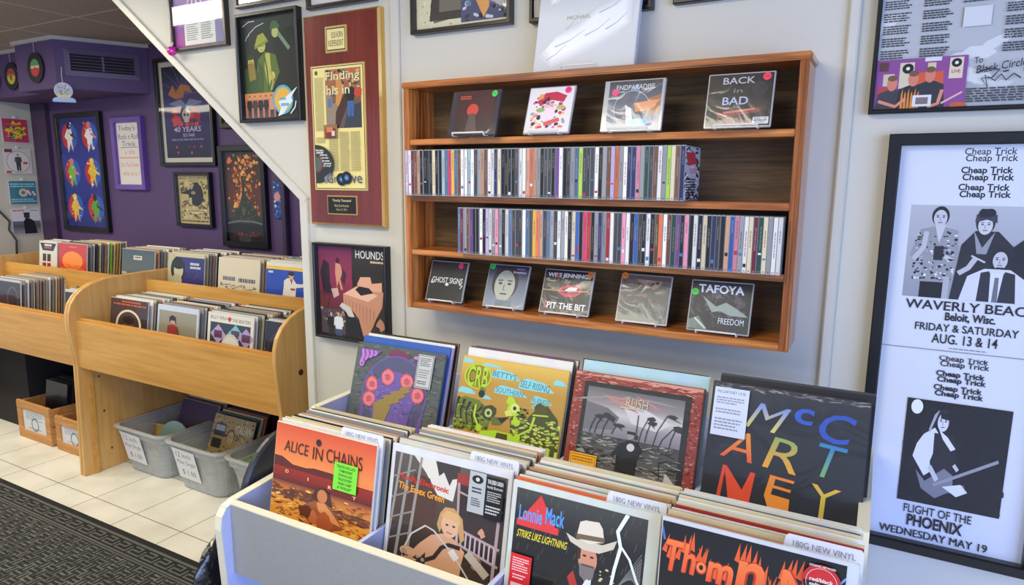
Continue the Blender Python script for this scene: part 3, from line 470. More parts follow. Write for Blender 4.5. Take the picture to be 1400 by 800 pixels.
framed('framed_poster', 'framed dark purple poster reading 40 YEARS with white mat on purple wall', -4.075, -3.545, 1.515, 2.17, art_forty, y=PY, d=.03, fw=.022, mat=(.03, (206, 200, 184)))
def art_engr(w, h):
    A = Art(w, h, (190, 172, 116)); D = (52, 44, 34); A.text('BLACK CIRCLE RECORDS', .05, .03, .9, .055, D, .015); A.text('VINYL', .34, .1, .32, .035, D)
    A.speck(.06, .14, .94, .36, 50, .045, [(120, 104, 68), (96, 82, 54), (206, 190, 136)]); A.speck(.06, .5, .94, .88, 90, .045, [(120, 104, 68), (84, 72, 48), (210, 194, 140)]); A.ell(.54, .4, .23, None, (38, 36, 40)); A.poly([(.05, .38), (.4, .28), (.46, .16), (.62, .14), (.7, .26), (.7, .38), (.4, .4)], (34, 32, 36)); A.poly([(.36, .26), (.46, .16), (.5, .2), (.42, .3)], (170, 156, 120)); A.rect(.34, .46, .4, .58, (200, 190, 150)); A.ell(.46, .36, .07, .035, (150, 138, 110)); A.poly([(.2, .68), (.5, .74), (.82, .68), (.84, .74), (.5, .8), (.2, .74)], (214, 200, 150)); A.lines(.26, .725, .78, .75, 1, D, .7, 0); A.lines(.06, .93, .94, .965, 1, D, .7, 0); return A
framed('framed_poster', 'small tan and black engraving print with a hatted bird on purple wall', -3.955, -3.612, 1.138, 1.476, art_engr, y=PY, d=.03, fw=.018)
def art_fire(w, h):
    A = Art(w, h, (52, 34, 26)); A.grad(0, 0, 1, 1, [(0, (34, 34, 38)), (.2, (70, 44, 30)), (.5, (96, 50, 26)), (.72, (64, 60, 56)), (.8, (22, 22, 22)), (1, (26, 18, 14))])
    for i in range(300):
        y = A.r.uniform(.04, .68); x = .5+A.r.gauss(0, .17)+.06*math.sin(y*20); A.k += (i % 20 == 0); A.blob(x, y, A.r.uniform(.01, .04), A.r.choice([(232, 150, 50), (206, 96, 30), (150, 60, 24), (244, 188, 90), (110, 48, 24)]), .4, 9, up=False)
    A.blob(.14, .1, .06, (230, 120, 60)); G = (46, 54, 40)
    A.poly([(.42, .3), (.44, .26), (.5, .27), (.5, .31), (.52, .36), (.5, .42), (.54, .48), (.66, .56), (.8, .66), (.9, .8), (.12, .8), (.22, .68), (.36, .58), (.42, .48), (.44, .4)], G); A.line([(.5, .33), (.68, .33), (.72, .36)], .03, G); A.line([(.5, .46), (.66, .42), (.68, .5)], .03, G); A.speck(.3, .55, .75, .78, 60, .03, [(66, 74, 50), (34, 42, 34), (84, 78, 56)]); A.ell(.45, .66, .05, .05, (84, 88, 60)); A.line([(0, .8), (.3, .77), (.7, .77), (1, .8)], .03, (110, 116, 112)); A.speck(.18, .89, .84, .93, 30, .03, [(120, 40, 30), (90, 30, 24)]); return A
framed('framed_poster', 'framed fire poster with a dark dragon-like figure in orange flames', -3.52, -3.13, 1.032, 1.632, art_fire, y=PY, d=.03, fw=.034)
framed('framed_photo', 'little black framed picture peeking out under the sloping trim', -3.49, -3.2, 1.733, 1.96, lambda w, h: Art(w, h, (196, 196, 184)), y=PY, d=.03, fw=.03)
t = thing('wall_hanging', 'narrow blue painted board with a pink spot beside the fire poster', 'decoration', (-3.045, PY, 1.215))
MB().box(-.032, .032, -.016, 0, 0, .215).build('board', M['navy'], t, .004)
A = Art(.06, .21, (36, 70, 140)); A.speck(0, 0, 1, 1, 40, .16, [(70, 130, 200), (30, 40, 90), (180, 210, 230), (24, 26, 50)]); A.ell(.5, .42, .42, None, (220, 150, 140)); A.up('painting', PR['gloss'], t, -.03, .03, .002, .212, -.0165)
t = thing('wall_hanging', 'tiny black hanging half hidden behind the cream wall edge', 'decoration', (-2.845, PY, 1.21)); MB().box(-.02, .02, -.02, 0, 0, .1).build('board', M['black'], t, .003); MB().tube([(-.02, -.02, .002), (.02, -.02, .002)], .003).build('bar', M['wire'], t)

# ------------------------------------------------------------------ soffit ornaments
def ornament(x, y, z, label, cols):
    t = thing('hanging_record', label, 'record', (x, y-.004, z), (0, 0, 0)); MB().disc((0, 0), .09, -.003, 0, 48).build('disc', M['vinyl'], t, .0008)
    A = Art(.11, .11, None); A.ell(.5, .5, .5, None, cols[0]); A.ell(.5, .5, .5, None, cols[1], a0=180, a1=360); A.rect(.06, .38, .94, .52, cols[2]); A.blob(.5, .62, .14, cols[3]); A.ell(.5, .5, .05, None, K); A.up('paper_label', PR['gloss'], t, -.052, .052, -.052, .052, -.0035)
    MB().tube([(0, 0, .088), (0, .001, .17)], .0012, 5).build('string', M['wire'], t)
ornament(-4.608, 2.317, 2.098, 'record with red, white and green label on the soffit front', [(196, 50, 44), (84, 150, 100), (222, 200, 160), (214, 60, 50)])
ornament(-5.15, 2.437, 2.10, 'record with yellow and red label hung on the recessed soffit face', [(206, 186, 60), (170, 60, 56), (190, 120, 70), (120, 90, 40)])
ornament(-5.40, 2.437, 2.09, 'dark record with pale label, at the photo edge of the soffit', [(150, 150, 140), (190, 186, 170), (120, 118, 112), (90, 90, 90)])
t = thing('snow_globe_charm', 'flat snow globe charm dangling below the soffit vent', 'ornament', (-4.36, 2.33, 1.885), (0, 0, R(52)))
MB().loft([[(-.06, y, 0), (.06, y, 0), (.058, y, .018), (.04, y, .028), (-.04, y, .028), (-.058, y, .018)] for y in (.005, -.005)]).build('base', solid('pale_blue_charm', (150, 180, 226), .3), t, .002)
MB().disc((0, .066), .048, -.004, .004, 32).build('globe', solid('pale_globe', (196, 200, 214), .25), t); A = Art(.09, .09, None); A.ell(.5, .5, .5, None, (170, 180, 200)); A.speck(.2, .15, .8, .8, 50, .07, [(90, 130, 90), (180, 80, 80), (120, 140, 180), (226, 226, 232)]); A.rect(.14, .76, .86, .9, (222, 206, 90)); A.up('scene_print', PR['gloss'], t, -.045, .045, .021, .111, -.0045); MB().tube([(0, 0, .112), (-.003, .004, .15), (0, .006, .205)], .002, 5).build('chain', M['wire'], t)

# ------------------------------------------------------------------ singles on the grey wall
def single(y0, y1, z0, z1, label, fn):
    t = thing('record_single', label, 'record', (-5.556, (y0+y1)/2, z0), (0, 0, R(90))); w = (y1-y0)/2; h = z1-z0
    MB().box(-w, w, -.004, 0, 0, h).build('sleeve', M['bagtop'], t); A = Art(2*w, h, (220, 220, 216)); fn(A); A.up('cover_art', PR['wrap'], t, -w+.004, w-.004, .004, h-.004, -.0045)
    MB().box(-.008, .008, -.009, 0, h, h+.018).build('clip', M['wire'], t)
def s1(A): A.rect(0, 0, 1, 1, (186, 50, 80)); A.poly([(.5+(.45 if k % 2 else .3)*math.cos(PI*k/9), .5+(.45 if k % 2 else .3)*math.sin(PI*k/9)) for k in range(18)], (240, 200, 40)); A.speck(.2, .25, .8, .9, 60, .06, [(60, 130, 70), (180, 60, 40), (60, 60, 130), (30, 30, 30)]); A.lines(.25, .24, 0.750, 0.360, 1, (190, 50, 60), .85, 0)
def s2(A): A.rect(0, 0, 1, 1, (206, 200, 196)); A.rect(0, 0, .3, .14, (120, 40, 40)); A.ell(.5, .52, .46, None, (120, 112, 104)); A.ell(.5, .52, .44, None, (216, 210, 202)); A.figure(.5, .2, .7, (210, 180, 160), (60, 50, 46), (66, 66, 76), (50, 50, 60)); A.rect(.68, .52, .86, .62, (180, 80, 70)); A.rect(0, .9, .2, 1, (180, 60, 60))
def s3(A): A.rect(0, 0, 1, 1, (48, 116, 136)); A.ell(.5, .5, .17, None, (200, 190, 170)); A.ell(.5, .5, .07, None, (90, 110, 110)); A.lines(.04, .1, .96, .3, 2, (150, 200, 206), .6, .1); A.lines(.04, .76, .96, .94, 2, (150, 200, 206), .6, .1); A.line([(.66, .4), (.76, .6), (.86, .45), (.94, .62)], .07, (226, 226, 220)); A.line([(.7, .35), (.9, .7)], .05, (200, 90, 80))
def s4(A): A.rect(0, 0, 1, 1, (206, 206, 210)); A.grad(0, .48, 1, 1, [(0, (110, 112, 126)), (.4, (80, 82, 92)), (1, (150, 150, 154))]); A.poly([(.4, 1), (.38, .52), (.46, .38), (.62, .38), (.78, .5), (.86, 1)], (26, 26, 30)); A.ell(.52, .28, .11, None, (50, 48, 50)); A.rect(.4, .14, .64, .2, (26, 26, 30)); A.lines(.03, .03, 0.450, 0.090, 1, (190, 60, 60), .85, 0); A.lines(.66, .05, .95, .1, 1, (90, 90, 90), .6, 0)
single(2.522, 2.695, 1.684, 1.857, 'red and yellow starburst single, topmost on the grey wall', s1)
single(2.517, 2.692, 1.462, 1.643, 'round picture disc single in clear sleeve on the grey wall', s2)
single(2.522, 2.706, 1.238, 1.414, 'teal single with a pale center hole on the grey wall', s3)
single(2.52, 2.712, 1.02, 1.21, 'single showing a dark coated figure, lowest on the grey wall', s4)
tag(MB().tube([(-5.545, 2.36, 1.3), (-5.545, 2.44, 1.2), (-5.545, 2.5, 1.12), (-5.545, 2.49, 1.06), (-5.545, 2.53, .98), (-5.545, 2.52, .85)], .007).build('cable', M['cable'], None, smooth=True), 'grey cable running down the grey wall below the singles', 'cable')

# ------------------------------------------------------------------ records
def stackname(n): return '%d%s' % (n, 'th' if 10 < n % 100 < 14 else {1: 'st', 2: 'nd', 3: 'rd'}.get(n % 10, 'th'))
WORDS = {'W': ('white', (232, 230, 224)), 'C': ('cream', (222, 208, 172)), 'G': ('grey', (150, 150, 152)), 'D': ('charcoal', (66, 68, 72)), 'K': ('black', (28, 28, 32)), 'R': ('red', (176, 44, 46)), 'P': ('pink', (226, 140, 164)), 'M': ('magenta', (206, 56, 100)), 'O': ('orange', (226, 112, 70)), 'Y': ('yellow', (232, 186, 70)), 'L': ('lime', (164, 206, 74)), 'N': ('navy', (40, 48, 96)), 'B': ('blue', (54, 96, 176)), 'S': ('slate blue', (84, 108, 142)), 'T': ('tan', (196, 150, 120)), 'E': ('brown', (112, 76, 58)), 'V': ('purple', (112, 70, 140)), 'A': ('lavender', (182, 166, 204)), 'Q': ('pale blue', (176, 208, 214)), 'F': ('dark green', (38, 76, 62)), 'U': ('maroon', (112, 36, 54))}
_sm = {}
def sleeve_mesh(w, h, th=.0038):
    k = (round(w, 3), round(h, 3), th)
    if k not in _sm:
        me = MB().box(-w/2, w/2, 0, th, 0, h).mesh('record_sleeve', .0008); me.materials.append(M['sleeve']); _sm[k] = me
    return _sm[k]
def stack(x0, w, y, z, h, lean, n, pitch, cols, what, group, rng, dens=0, lastlean=None, bagged=False):
    for i in range(n):
        c = cols[i % len(cols)]; nm, rgb = WORDS[c]
        o = link('record_sleeve', sleeve_mesh(w, h+rng.choice((0, 0, .002, -.003, .004))))
        le = lean if lastlean is None else lean+(lastlean-lean)*i/n
        o.location = (x0+w/2+rng.uniform(-.004, .004), y+pitch*(i+1)+rng.uniform(-.1, .1)*pitch, z); o.rotation_euler = (-R(le+rng.uniform(-1, 1)*pitch*25), 0, R(rng.uniform(-1, 1)*pitch*30))
        j = rng.uniform(.85, 1.08); o.color = tuple(min(1, v*j) for v in lin(rgb))+(1,)
        tag(o, '%s-edged record, %s behind %s' % (nm, stackname(i+1), what), 'record', group)
def record(label, x0, w, y, z, h, lean, art, yaw=0, border=None, pm='wrap', th=.006, sleeve=(220, 216, 206), art_h=None):
    t = thing('record_album', label, 'record', (x0+w/2, y, z), (-R(lean), 0, yaw))
    o = MB().box(-w/2, w/2, 0, th, 0, h).build('sleeve', M['sleeve'], t, .001); o.color = lin(sleeve)+(1,)
    l, r, b, tp = border or (.002, .002, .002, .002)
    A = art(w-l-r, h-b-tp); A.up('cover_art', PR[pm], t, -w/2+l, w/2-r, b, h-tp, -.0004); return t
def sticker(t, name, w, h, x0, x1, z0, z1, A): A.up(name, PR['gloss'], t, x0, x1, z0, z1, -.005)

# ------------------------------------------------------------------ gray record bin
BX0, BX1 = -1.262, .028
t = thing('record_bin', 'grey laminate two-tier record bin with cream edges full of new vinyl', 'record bin', ((BX0+BX1)/2, 1.28, 0)); OB = t.location
PF = [(.955, 0), (.915, .52), (.908, .655), (.912, .685), (.925, .703), (.95, .712), (1.10, .724), (1.17, .79), (1.215, .853), (1.62, .862), (1.64, .85), (1.64, 0)]
def bb(mb, name, mat, bevel=.0): return mb.build(name, mat, t, bevel, origin=OB)
for x0, x1 in ((BX0, BX0+.02), (BX1-.02, BX1)):
    s = bb(MB().prism(PF, x0+.0006, x1-.0006), 'side_panel', M['lav'])
    e = MB()
    for (a, b), (c, d) in zip(PF[:-2], PF[1:-1]):
        L = math.hypot(c-a, d-b); ny, nz = -(d-b)/L*.0025, (c-a)/L*.0025
        e.add([(x, p+ny*k, q+nz*k) for k in (-.2, 1) for x in (x0, x1) for p, q in ((a, b), (c, d))], [(0, 1, 3, 2), (4, 6, 7, 5), (0, 4, 5, 1), (2, 3, 7, 6), (0, 2, 6, 4), (1, 5, 7, 3)])
    eo = e.build('edge_banding', M['edge'], s, origin=OB); eo['label'] = 'cream edge banding'
ix0, ix1 = BX0+.02, BX1-.02
f = bb(MB().box(ix0, ix1, .934, .952, .54, .7085), 'front_panel', M['grey']); MB().box(ix0, ix1, .9335, .9525, .7085, .7115).build('edge_banding', M['edge'], f, origin=OB)['label'] = 'cream edge banding'
bb(MB().box(ix0, ix1, .953, 1.24, .585, .6), 'front_tray', M['lav']); bb(MB().box(ix0, ix1, 1.24, 1.256, .585, .79), 'step_panel', M['lav']); bb(MB().box(ix0, ix1, 1.257, 1.63, .715, .73), 'rear_tray', M['lav']); bb(MB().box(ix0, ix1, 1.63, 1.64, .0, .86), 'back_panel', M['lav']); bb(MB().box(ix0, ix1, 1.1, 1.115, 0, .585), 'lower_panel', M['lav'])
for x in (-.8785, -.5705, -.2765): bb(MB().box(x-.005, x+.005, .953, 1.239, .6, .708), 'front_divider', M['lav'])
for x in (-.925, -.59, -.284): bb(MB().box(x-.005, x+.005, 1.257, 1.629, .73, .815), 'rear_divider', M['lav'])

def art_desert(w, h):
    A = Art(w, h, vk=0.72, bg=(240, 130, 70)); A.grad(0, 0, 1, .42, [(0, (206, 80, 48)), (.5, (222, 110, 60)), (1, (230, 140, 72))]); A.poly([(0, .36), (.08, .36), (.2, .42), (.34, .42), (.42, .4), (.6, .4), (.7, .44), (.85, .46), (1, .46), (1, .55), (0, .55)], (92, 30, 24))
    A.grad(0, .47, 1, .64, [(0, (150, 40, 26)), (.5, (128, 30, 24)), (1, (70, 18, 22))]); A.grad(0, .62, 1, 1, [(0, (110, 50, 40)), (.18, (190, 110, 50)), (.5, (224, 148, 56)), (1, (240, 168, 60))])
    A.speck(0, .66, 1, 1, 260, .02, [(150, 80, 40), (240, 190, 96), (190, 110, 50), (120, 60, 36)], 1.6); A.speck(0, .68, .5, .78, 60, .03, [(84, 44, 30), (110, 56, 36)], 2)
    A.speck(.6, .76, .98, .84, 60, .03, [(90, 46, 30), (120, 64, 40)], 2); D = (70, 36, 26); A.poly([(.42, .72), (.46, .6), (.53, .57), (.6, .62), (.64, .76), (.56, .72)], D); A.ell(.53, .665, .05, .07, (196, 120, 72)); A.poly([(.36, .8), (.46, .73), (.58, .73), (.7, .84), (.76, .94), (.64, .99), (.4, .96), (.3, .88)], (150, 78, 44)); A.poly([(.48, .74), (.56, .73), (.66, .83), (.74, .92), (.6, .9), (.5, .82)], (214, 138, 74)); A.poly([(.3, .84), (.4, .8), (.46, .87), (.4, .94), (.32, .92)], (96, 46, 30)); A.blob(.58, .93, .08, (170, 84, 44)); A.blob(.46, .92, .05, (190, 104, 58))
    C = (60, 26, 26); A.text('ALICE', .1, .17, .25, .12, C, .0, .05); A.text('IN', .4, .17, .1, .13, C, .0); A.text('CHAINS', .54, .15, .35, .14, C, .0, -.05); A.ell(.45, .115, .026, None, (40, 26, 34))
    for c, x, y in (('D', .135, .49), ('I', .37, .51), ('R', .58, .53), ('T', .82, .565)): A.text(c, x, y, .035 if c != 'I' else .012, .035, (236, 190, 150), .03)
    return A.remap([(0, 0), (1, 1)], [(0, 0), (.9999, 0.72), (1, 1)])
rng = random.Random(5)
BINREC = []
a = record('orange desert album with dark hills in the front of the grey bin', -1.182, .298, .978, .601, .293, 10, art_desert, sleeve=(232, 220, 204))
A = Art(.06, .075, (120, 220, 60)); D = (30, 50, 20)
for i, s_ in enumerate(('TRACKS INCLUDE', '"THEM BONES"', '"DOWN IN A HOLE"', '"ROOSTER"', '"ANGRY CHAIR"', '& "WOULD?"')): A.text(s_, .1 if i < 1 else .2, .08+.15*i, .8 if i < 1 else .6, .1, D, .02)
sticker(a, 'sticker', .06, .075, .039, .105, .178, .238, A)
def art_alley(w, h):
    A = Art(w, h, vk=0.9, bg=(70, 58, 50)); A.grad(0, 0, 1, 1, [(0, (90, 84, 78)), (.4, (74, 60, 52)), (1, (40, 34, 32))]); A.poly([(.18, 0), (.6, 0), (.56, .3), (.42, .28), (.3, .12)], (214, 210, 198)); A.poly([(.38, 0), (.6, 0), (.6, .1), (.54, .12), (.52, .18), (.46, .08), (.42, .12)], (60, 52, 48)); A.poly([(.2, .14), (.34, .16), (.42, .32), (.4, .62), (.2, .6), (.14, .4)], (78, 52, 40))
    for x in (.0, .09, .19): A.line([(x+.06, 0), (x-.02, 1)], .022, (150, 144, 134))
    for y in (.12, .3, .48, .66): A.line([(0, y+.1), (.2, y)], .014, (138, 132, 124))
    A.poly([(.62, .1), (1, .16), (1, .86), (.62, .7)], (50, 38, 40)); A.rect(.58, .05, .7, .14, (150, 50, 46)); P = (176, 150, 152)
    A.line([(.6, .13), (.63, .7)], .02, P); A.line([(.96, .2), (.94, .98)], .025, P); A.line([(.6, .2), (.98, .28)], .016, P); A.line([(.6, .5), (.98, .58)], .022, P); A.line([(.6, .62), (.98, .72)], .022, P)
    for i in range(9): A.line([(.62+.04*i, .51+.008*i), (.62+.04*i, .63+.009*i)], .014, (196, 176, 176), up=(i == 0))
    A.blob(.83, .49, .03, (206, 150, 120)); A.poly([(.62, 1), (.66, .8), (.76, .72), (.9, .74), (.96, 1)], (66, 54, 48)); A.ell(.8, .74, .05, None, (166, 116, 88)); A.poly([(.72, .8), (.8, .7), (.9, .74), (.9, .8), (.84, .72)], (50, 34, 28))
    SK = (214, 162, 124); A.poly([(.4, .62), (.5, .58), (.6, .6), (.7, .68), (.68, .8), (.66, 1), (.38, 1), (.36, .78), (.3, .86), (.22, .92), (.2, .85), (.3, .72)], SK); A.poly([(.46, .42), (.5, .36), (.58, .35), (.66, .42), (.69, .58), (.66, .62), (.62, .5), (.5, .5), (.47, .58), (.44, .52)], (196, 150, 96)); A.ell(.555, .5, .075, .1, (222, 174, 138)); A.poly([(.47, .44), (.52, .38), (.62, .39), (.65, .48), (.56, .45)], (212, 170, 112)); A.k += 1
    for g in (.53, .59): A.ell(g, .5, .014, .008, (60, 44, 38), up=False)
    A.line([(.53, .56), (.58, .565)], .008, (150, 80, 70), False); A.line([(.15, .9), (.24, .84), (.34, .86), (.44, .8), (.5, .7), (.56, .66), (.66, .66)], .035, (54, 48, 46)); A.line([(.72, .68), (.9, .82)], .07, (190, 180, 160)); A.line([(.2, 1), (.16, .8), (.22, .66), (.34, .56), (.42, .58), (.62, .74), (.8, .94)], .014, (206, 200, 190)); A.ell(.2, .82, .075, .045, SK); A.ell(.2, .88, .06, .04, (196, 146, 110)); A.line([(.58, .7), (.64, .76)], .06, (226, 222, 214)); A.speck(.16, .82, .36, .98, 16, .03, [(40, 36, 36), (160, 150, 140)])
    A.text('Hardly Electronic', .06, .17, .46, .06, (214, 50, 38), .02, rot=.06); A.text('The Essex Green', .06, .245, .43, .06, (240, 160, 50), .02, rot=.06); return A.remap([(0, 0), (1, 1)], [(0, 0), (.9999, 0.9), (1, 1)])
a = record('album with blond child on handlebars in the front of the grey bin', -.870, .293, 1.008, .601, .292, 10.5, art_alley, border=(.010, .010, .006, .016), sleeve=(222, 224, 228))
A = Art(.05, .075, (176, 180, 180)); A.ell(.5, .18, .34, .1, (30, 30, 30)); A.ell(.5, .18, .12, .05, (200, 200, 200)); A.lines(.2, .38, .8, .55, 2, K); A.lines(.2, .64, .8, .85, 4, (60, 60, 60)); sticker(a, 'sticker', 1, 1, .053, .091, .195, .276, A)
A = Art(.05, .075, K); A.text('THE ESSEX GREEN', .06, .06, .88, .1, (210, 210, 210), .03); A.text('Hardly Electronic', .06, .2, .88, .09, (210, 210, 210), .01); A.lines(.1, .34, .9, .6, 5, (180, 180, 180)); A.lines(.08, .68, .92, .9, 3, (200, 200, 200)); sticker(a, 'sticker', 1, 1, .092, .132, .19, .272, A)
def art_storm(w, h):
    A = Art(w, h, vk=0.84, bg=(24, 24, 26)); A.grad(0, 0, 1, .5, [(0, (66, 66, 62)), (.5, (34, 34, 34)), (1, (24, 24, 26))])
    for i in range(70): x, y = A.r.random(), A.r.uniform(0, .5); A.line([(x, y), (x-.012, y+.05)], .003, (96, 96, 90), up=(i == 0))
    for i in range(16): A.line([(.8+.012*i, .6-.02*i), (.98, .26+.03*i)], .005, (120, 122, 120), up=(i == 0))
    A.poly([(.02, .29), (.2, .02), (.36, .29)], (216, 56, 56)); A.poly([(.02, .24), (.36, .24), (.36, .295), (.02, .295)], (216, 56, 56)); A.text('Lonnie', .035, .13, .19, .12, (90, 150, 220), .02); A.text('Mack', .25, .1, .15, .13, (90, 150, 220), .02); A.text('STRIKE LIKE LIGHTNING', .03, .325, .4, .06, (226, 206, 60), .015, .15)
    SK = (204, 140, 112); A.poly([(.42, 1), (.44, .62), (.5, .5), (.62, .46), (.74, .52), (.8, .66), (.8, 1)], (30, 30, 36)); A.poly([(.46, .58), (.5, .52), (.54, .62), (.5, .68)], (180, 50, 44)); A.poly([(.5, .76), (.56, .7), (.58, .9), (.52, .88)], (170, 46, 40)); A.poly([(.7, .6), (.76, .6), (.76, .7), (.7, .68)], (176, 50, 44)); A.poly([(.58, .52), (.64, .52), (.64, .64), (.6, .64)], (226, 230, 234)); A.ell(.6, .41, .07, .11, SK); A.poly([(.54, .45), (.66, .45), (.65, .54), (.6, .58), (.55, .54)], (120, 112, 108)); A.rect(.52, .3, .545, .42, (60, 40, 34))
    A.k += 1; [A.ell(g, .385, .015, .008, (40, 30, 28), up=False) for g in (.575, .63)]; A.line([(.56, .455), (.65, .455)], .018, (90, 76, 70), False)
    A.poly([(.42, .25), (.5, .28), (.7, .27), (.8, .21), (.78, .28), (.68, .34), (.56, .345), (.46, .31)], (206, 196, 176)); A.poly([(.5, .27), (.52, .14), (.56, .12), (.66, .11), (.69, .15), (.71, .25), (.6, .29)], (222, 212, 192)); A.poly([(.5, .235), (.71, .215), (.71, .25), (.5, .275)], (110, 96, 70))
    A.line([(.52, 1), (.66, .68), (.76, .5)], .035, (52, 44, 40)); A.ell(.63, .68, .07, .055, SK); A.line([(.58, .64), (.62, .56)], .03, (226, 228, 232)); A.poly([(.68, .6), (.78, .42), (.82, .46), (.74, .62)], (34, 30, 30)); A.speck(.7, .44, .82, .58, 12, .012, [(210, 196, 140)])
    for x in (.12, .28, .42, .54): A.ell(x+.02, .8, .05, .06, (110, 112, 130)); A.ell(x+.02, .82, .042, .055, (60, 56, 64)); A.blob(x+.02, .93, .05, SK, .15, ry=.07); A.line([(x+.08, 1), (x+.075, .86)], .012, (190, 176, 150)); [A.line([(x-.015, y), (x+.05, y+.01)], .006, (120, 70, 60)) for y in (.9, .94, .98)]
    L = (230, 236, 238); A.line([(.86, .0), (.8, .14), (.83, .25), (.8, .42), (.78, .6), (.74, .78), (.66, .98)], .03, L, w2=.016); A.line([(.83, .24), (.9, .32), (.96, .46), (1, .52), (1, .6)], .018, L); A.line([(.97, .47), (.98, .62), (.93, .8), (.95, 1)], .014, L); A.line([(.78, .6), (.84, .66), (.85, .78), (.88, .9), (.92, 1)], .015, L); return A.remap([(0, 0), (1, 1)], [(0, 0), (.9999, 0.84), (1, 1)])
a = record('album with bearded cowboy-hatted figure and white lightning in the grey bin', -.562, .283, .978, .601, .292, 11, art_storm, border=(.010, .022, .004, .012), sleeve=(214, 220, 214))
A = Art(.05, .07, (212, 36, 40)); A.lines(.1, .1, .9, .5, 6, (240, 200, 200)); A.lines(.16, .56, .84, .72, 2, (240, 200, 200)); A.rect(.1, .8, .9, .93, (230, 190, 190)); sticker(a, 'sticker', 1, 1, -.129, -.086, .094, .16, A)
def art_flame(w, h):
    A = Art(w, h, (26, 27, 31)); rr = A.r
    def flame(x, y, l, a, wd):
        c, s_ = math.cos(a), math.sin(a); p1 = []; p2 = []; n = 7
        for k in range(n+1):
            q = k/n; b = wd*math.sin(PI*min(q*1.1+.1, 1))*(.5+q*.6); px, py = x+l*q*c, y+l*q*s_; p1.append((px-s_*b, py+c*b)); p2.append((px+s_*b*(1+.8*(k % 2)), py-c*b*(1+.8*(k % 2))))
        A.poly(p1+p2[::-1], (206, 62, 34)); A.poly([(x+(u-x)*.86+.006, y+(v-y)*.86+.012) for u, v in p1+p2[::-1]], (236, 118, 62))
    for x in [.02, .05, .075, .1, .135, .16, .185, .22, .25, .29, .32, .35, .38, .44, .47, .5, .53, .56, .59, .62, .65, .68, .71, .74, .77, .8, .83, .86, .9, .93]: y = .10+.04*math.sin(x*23)+rr.uniform(-.01, .01)+(.06 if .2 < x < .42 or .6 < x < .66 else 0); A.poly([(x-.014, y+.05), (x+.016+rr.uniform(-.01, .015), y-.045), (x+.016, y+.06)], (228, 92, 46), up=False)
    for c, x, y, w_, h_ in (('T', .015, .09, .1, .17), ('h', .13, .09, .075, .16), ('m', .275, .15, .145, .11), ('n', .435, .1, .15, .19), ('M', .665, .09, .19, .2), ('E', .875, .12, .085, .16)): A.text(c, x, y, w_, h_, (186, 48, 34), .05, .1); A.text(c, x, y+.004, w_, h_, (240, 124, 64), .02, .1, 0, (226, 84, 44))
    for x, y in ((.245, .2), (.635, .25)): A.ell(x, y, .032, .036, (206, 62, 34)); A.ell(x, y, .026, .028, (240, 130, 70)); A.ell(x, y, .012, .014, (26, 27, 31)); A.line([(x, y-.03), (x-.02, y-.1)], .014, (226, 90, 44), w2=.002); A.line([(x, y-.03), (x+.025, y-.11)], .014, (226, 90, 44), w2=.002)
    A.line([(.45, .29), (.42, .34), (.45, .38), (.47, .43), (.46, .48)], .018, (206, 80, 60)); A.poly([(.62, .36), (.67, .47), (.63, .44)], (230, 230, 230)); A.blob(.26, .48, .05, (190, 60, 40)); A.poly([(.16, .9), (.2, .5), (.34, .5), (.42, .9)], (120, 36, 30)); A.line([(.97, .1), (1, .06)], .01, (120, 170, 220)); A.line([(.0, .03), (.02, .1)], .014, (80, 110, 180)); return A
a = record('black album with orange flame lettering at the end of the grey bin', -.268, .284, .958, .601, .31, 7, art_flame, border=(.002, .016, .004, .006), sleeve=(216, 218, 226), pm='gloss')
A = Art(.08, .08, None); A.ell(.5, .5, .5, None, (190, 40, 44)); A.ell(.5, .5, .47, None, (30, 30, 34), a0=0, a1=180); A.ell(.5, .5, .4, None, WH); A.ell(.5, .5, .39, None, (200, 40, 44)); A.ell(.5, .5, .39, None, (30, 30, 34), a0=0, a1=180); A.text('ORIGINAL ARTWORK', .16, .02, .68, .06, WH, .01, bend=-.0); A.text('red/black', .2, .38, .6, .11, WH, .02); A.text('split vinyl', .2, .53, .6, .12, WH, .02); sticker(a, 'round_sticker', 1, 1, .069, .121, .246, .298, A)

# tabbed dividers with stacks behind the four front albums
def divider(x0, w, y, z, h, lean, what, tabx, tabw=.1):
    t = thing('record_divider', 'white tabbed card printed 180G NEW VINYL behind %s' % what, 'divider', (x0+w/2, y, z), (-R(lean), 0, 0))
    r = w/2; MB().prism([(-r, 0), (r, 0), (r, h+.024), (r-.004, h+.028), (tabx+.004, h+.028), (tabx, h+.024), (tabx-.004, h+.002), (-r+.004, h+.002), (-r, h-.002)], 0, .0016, 1).build('card', M['divider'], t)
    A = Art(r-tabx, .022, None); A.text('180G NEW VINYL', .1, .26, .8, .4, (126, 126, 142), -.006); A.up('tab_lettering', PR['paper'], t, tabx, r, h+.004, h+.026, -.0006)
FR = [(-1.182, .298, .978, .293, 10, 'the orange desert album', 'WCGCKWTCGWKCWYCY'), (-.870, .293, 1.008, .292, 10.5, 'the blond child album', 'WWGCWCGKWGCTWWCT'), (-.562, .283, .978, .292, 11, 'the white lightning album', 'OWGWCKTCWGWCWCGC'), (-.268, .284, .958, .306, 8.5, 'the orange flame album', 'TCFWRCBWCSWCWWCW')]
for k, (x0, w, y, h, le, what, cols) in enumerate(FR):
    divider(x0+.008, w-.004, y+.012, .601, h-.012, le, what, .035 if k else .03)
    stack(x0, w, y+.008, .601, h-.002, le, 14, .0083, cols, what+' in the grey bin', 'records behind '+what, rng, lastlean=le+1.5)

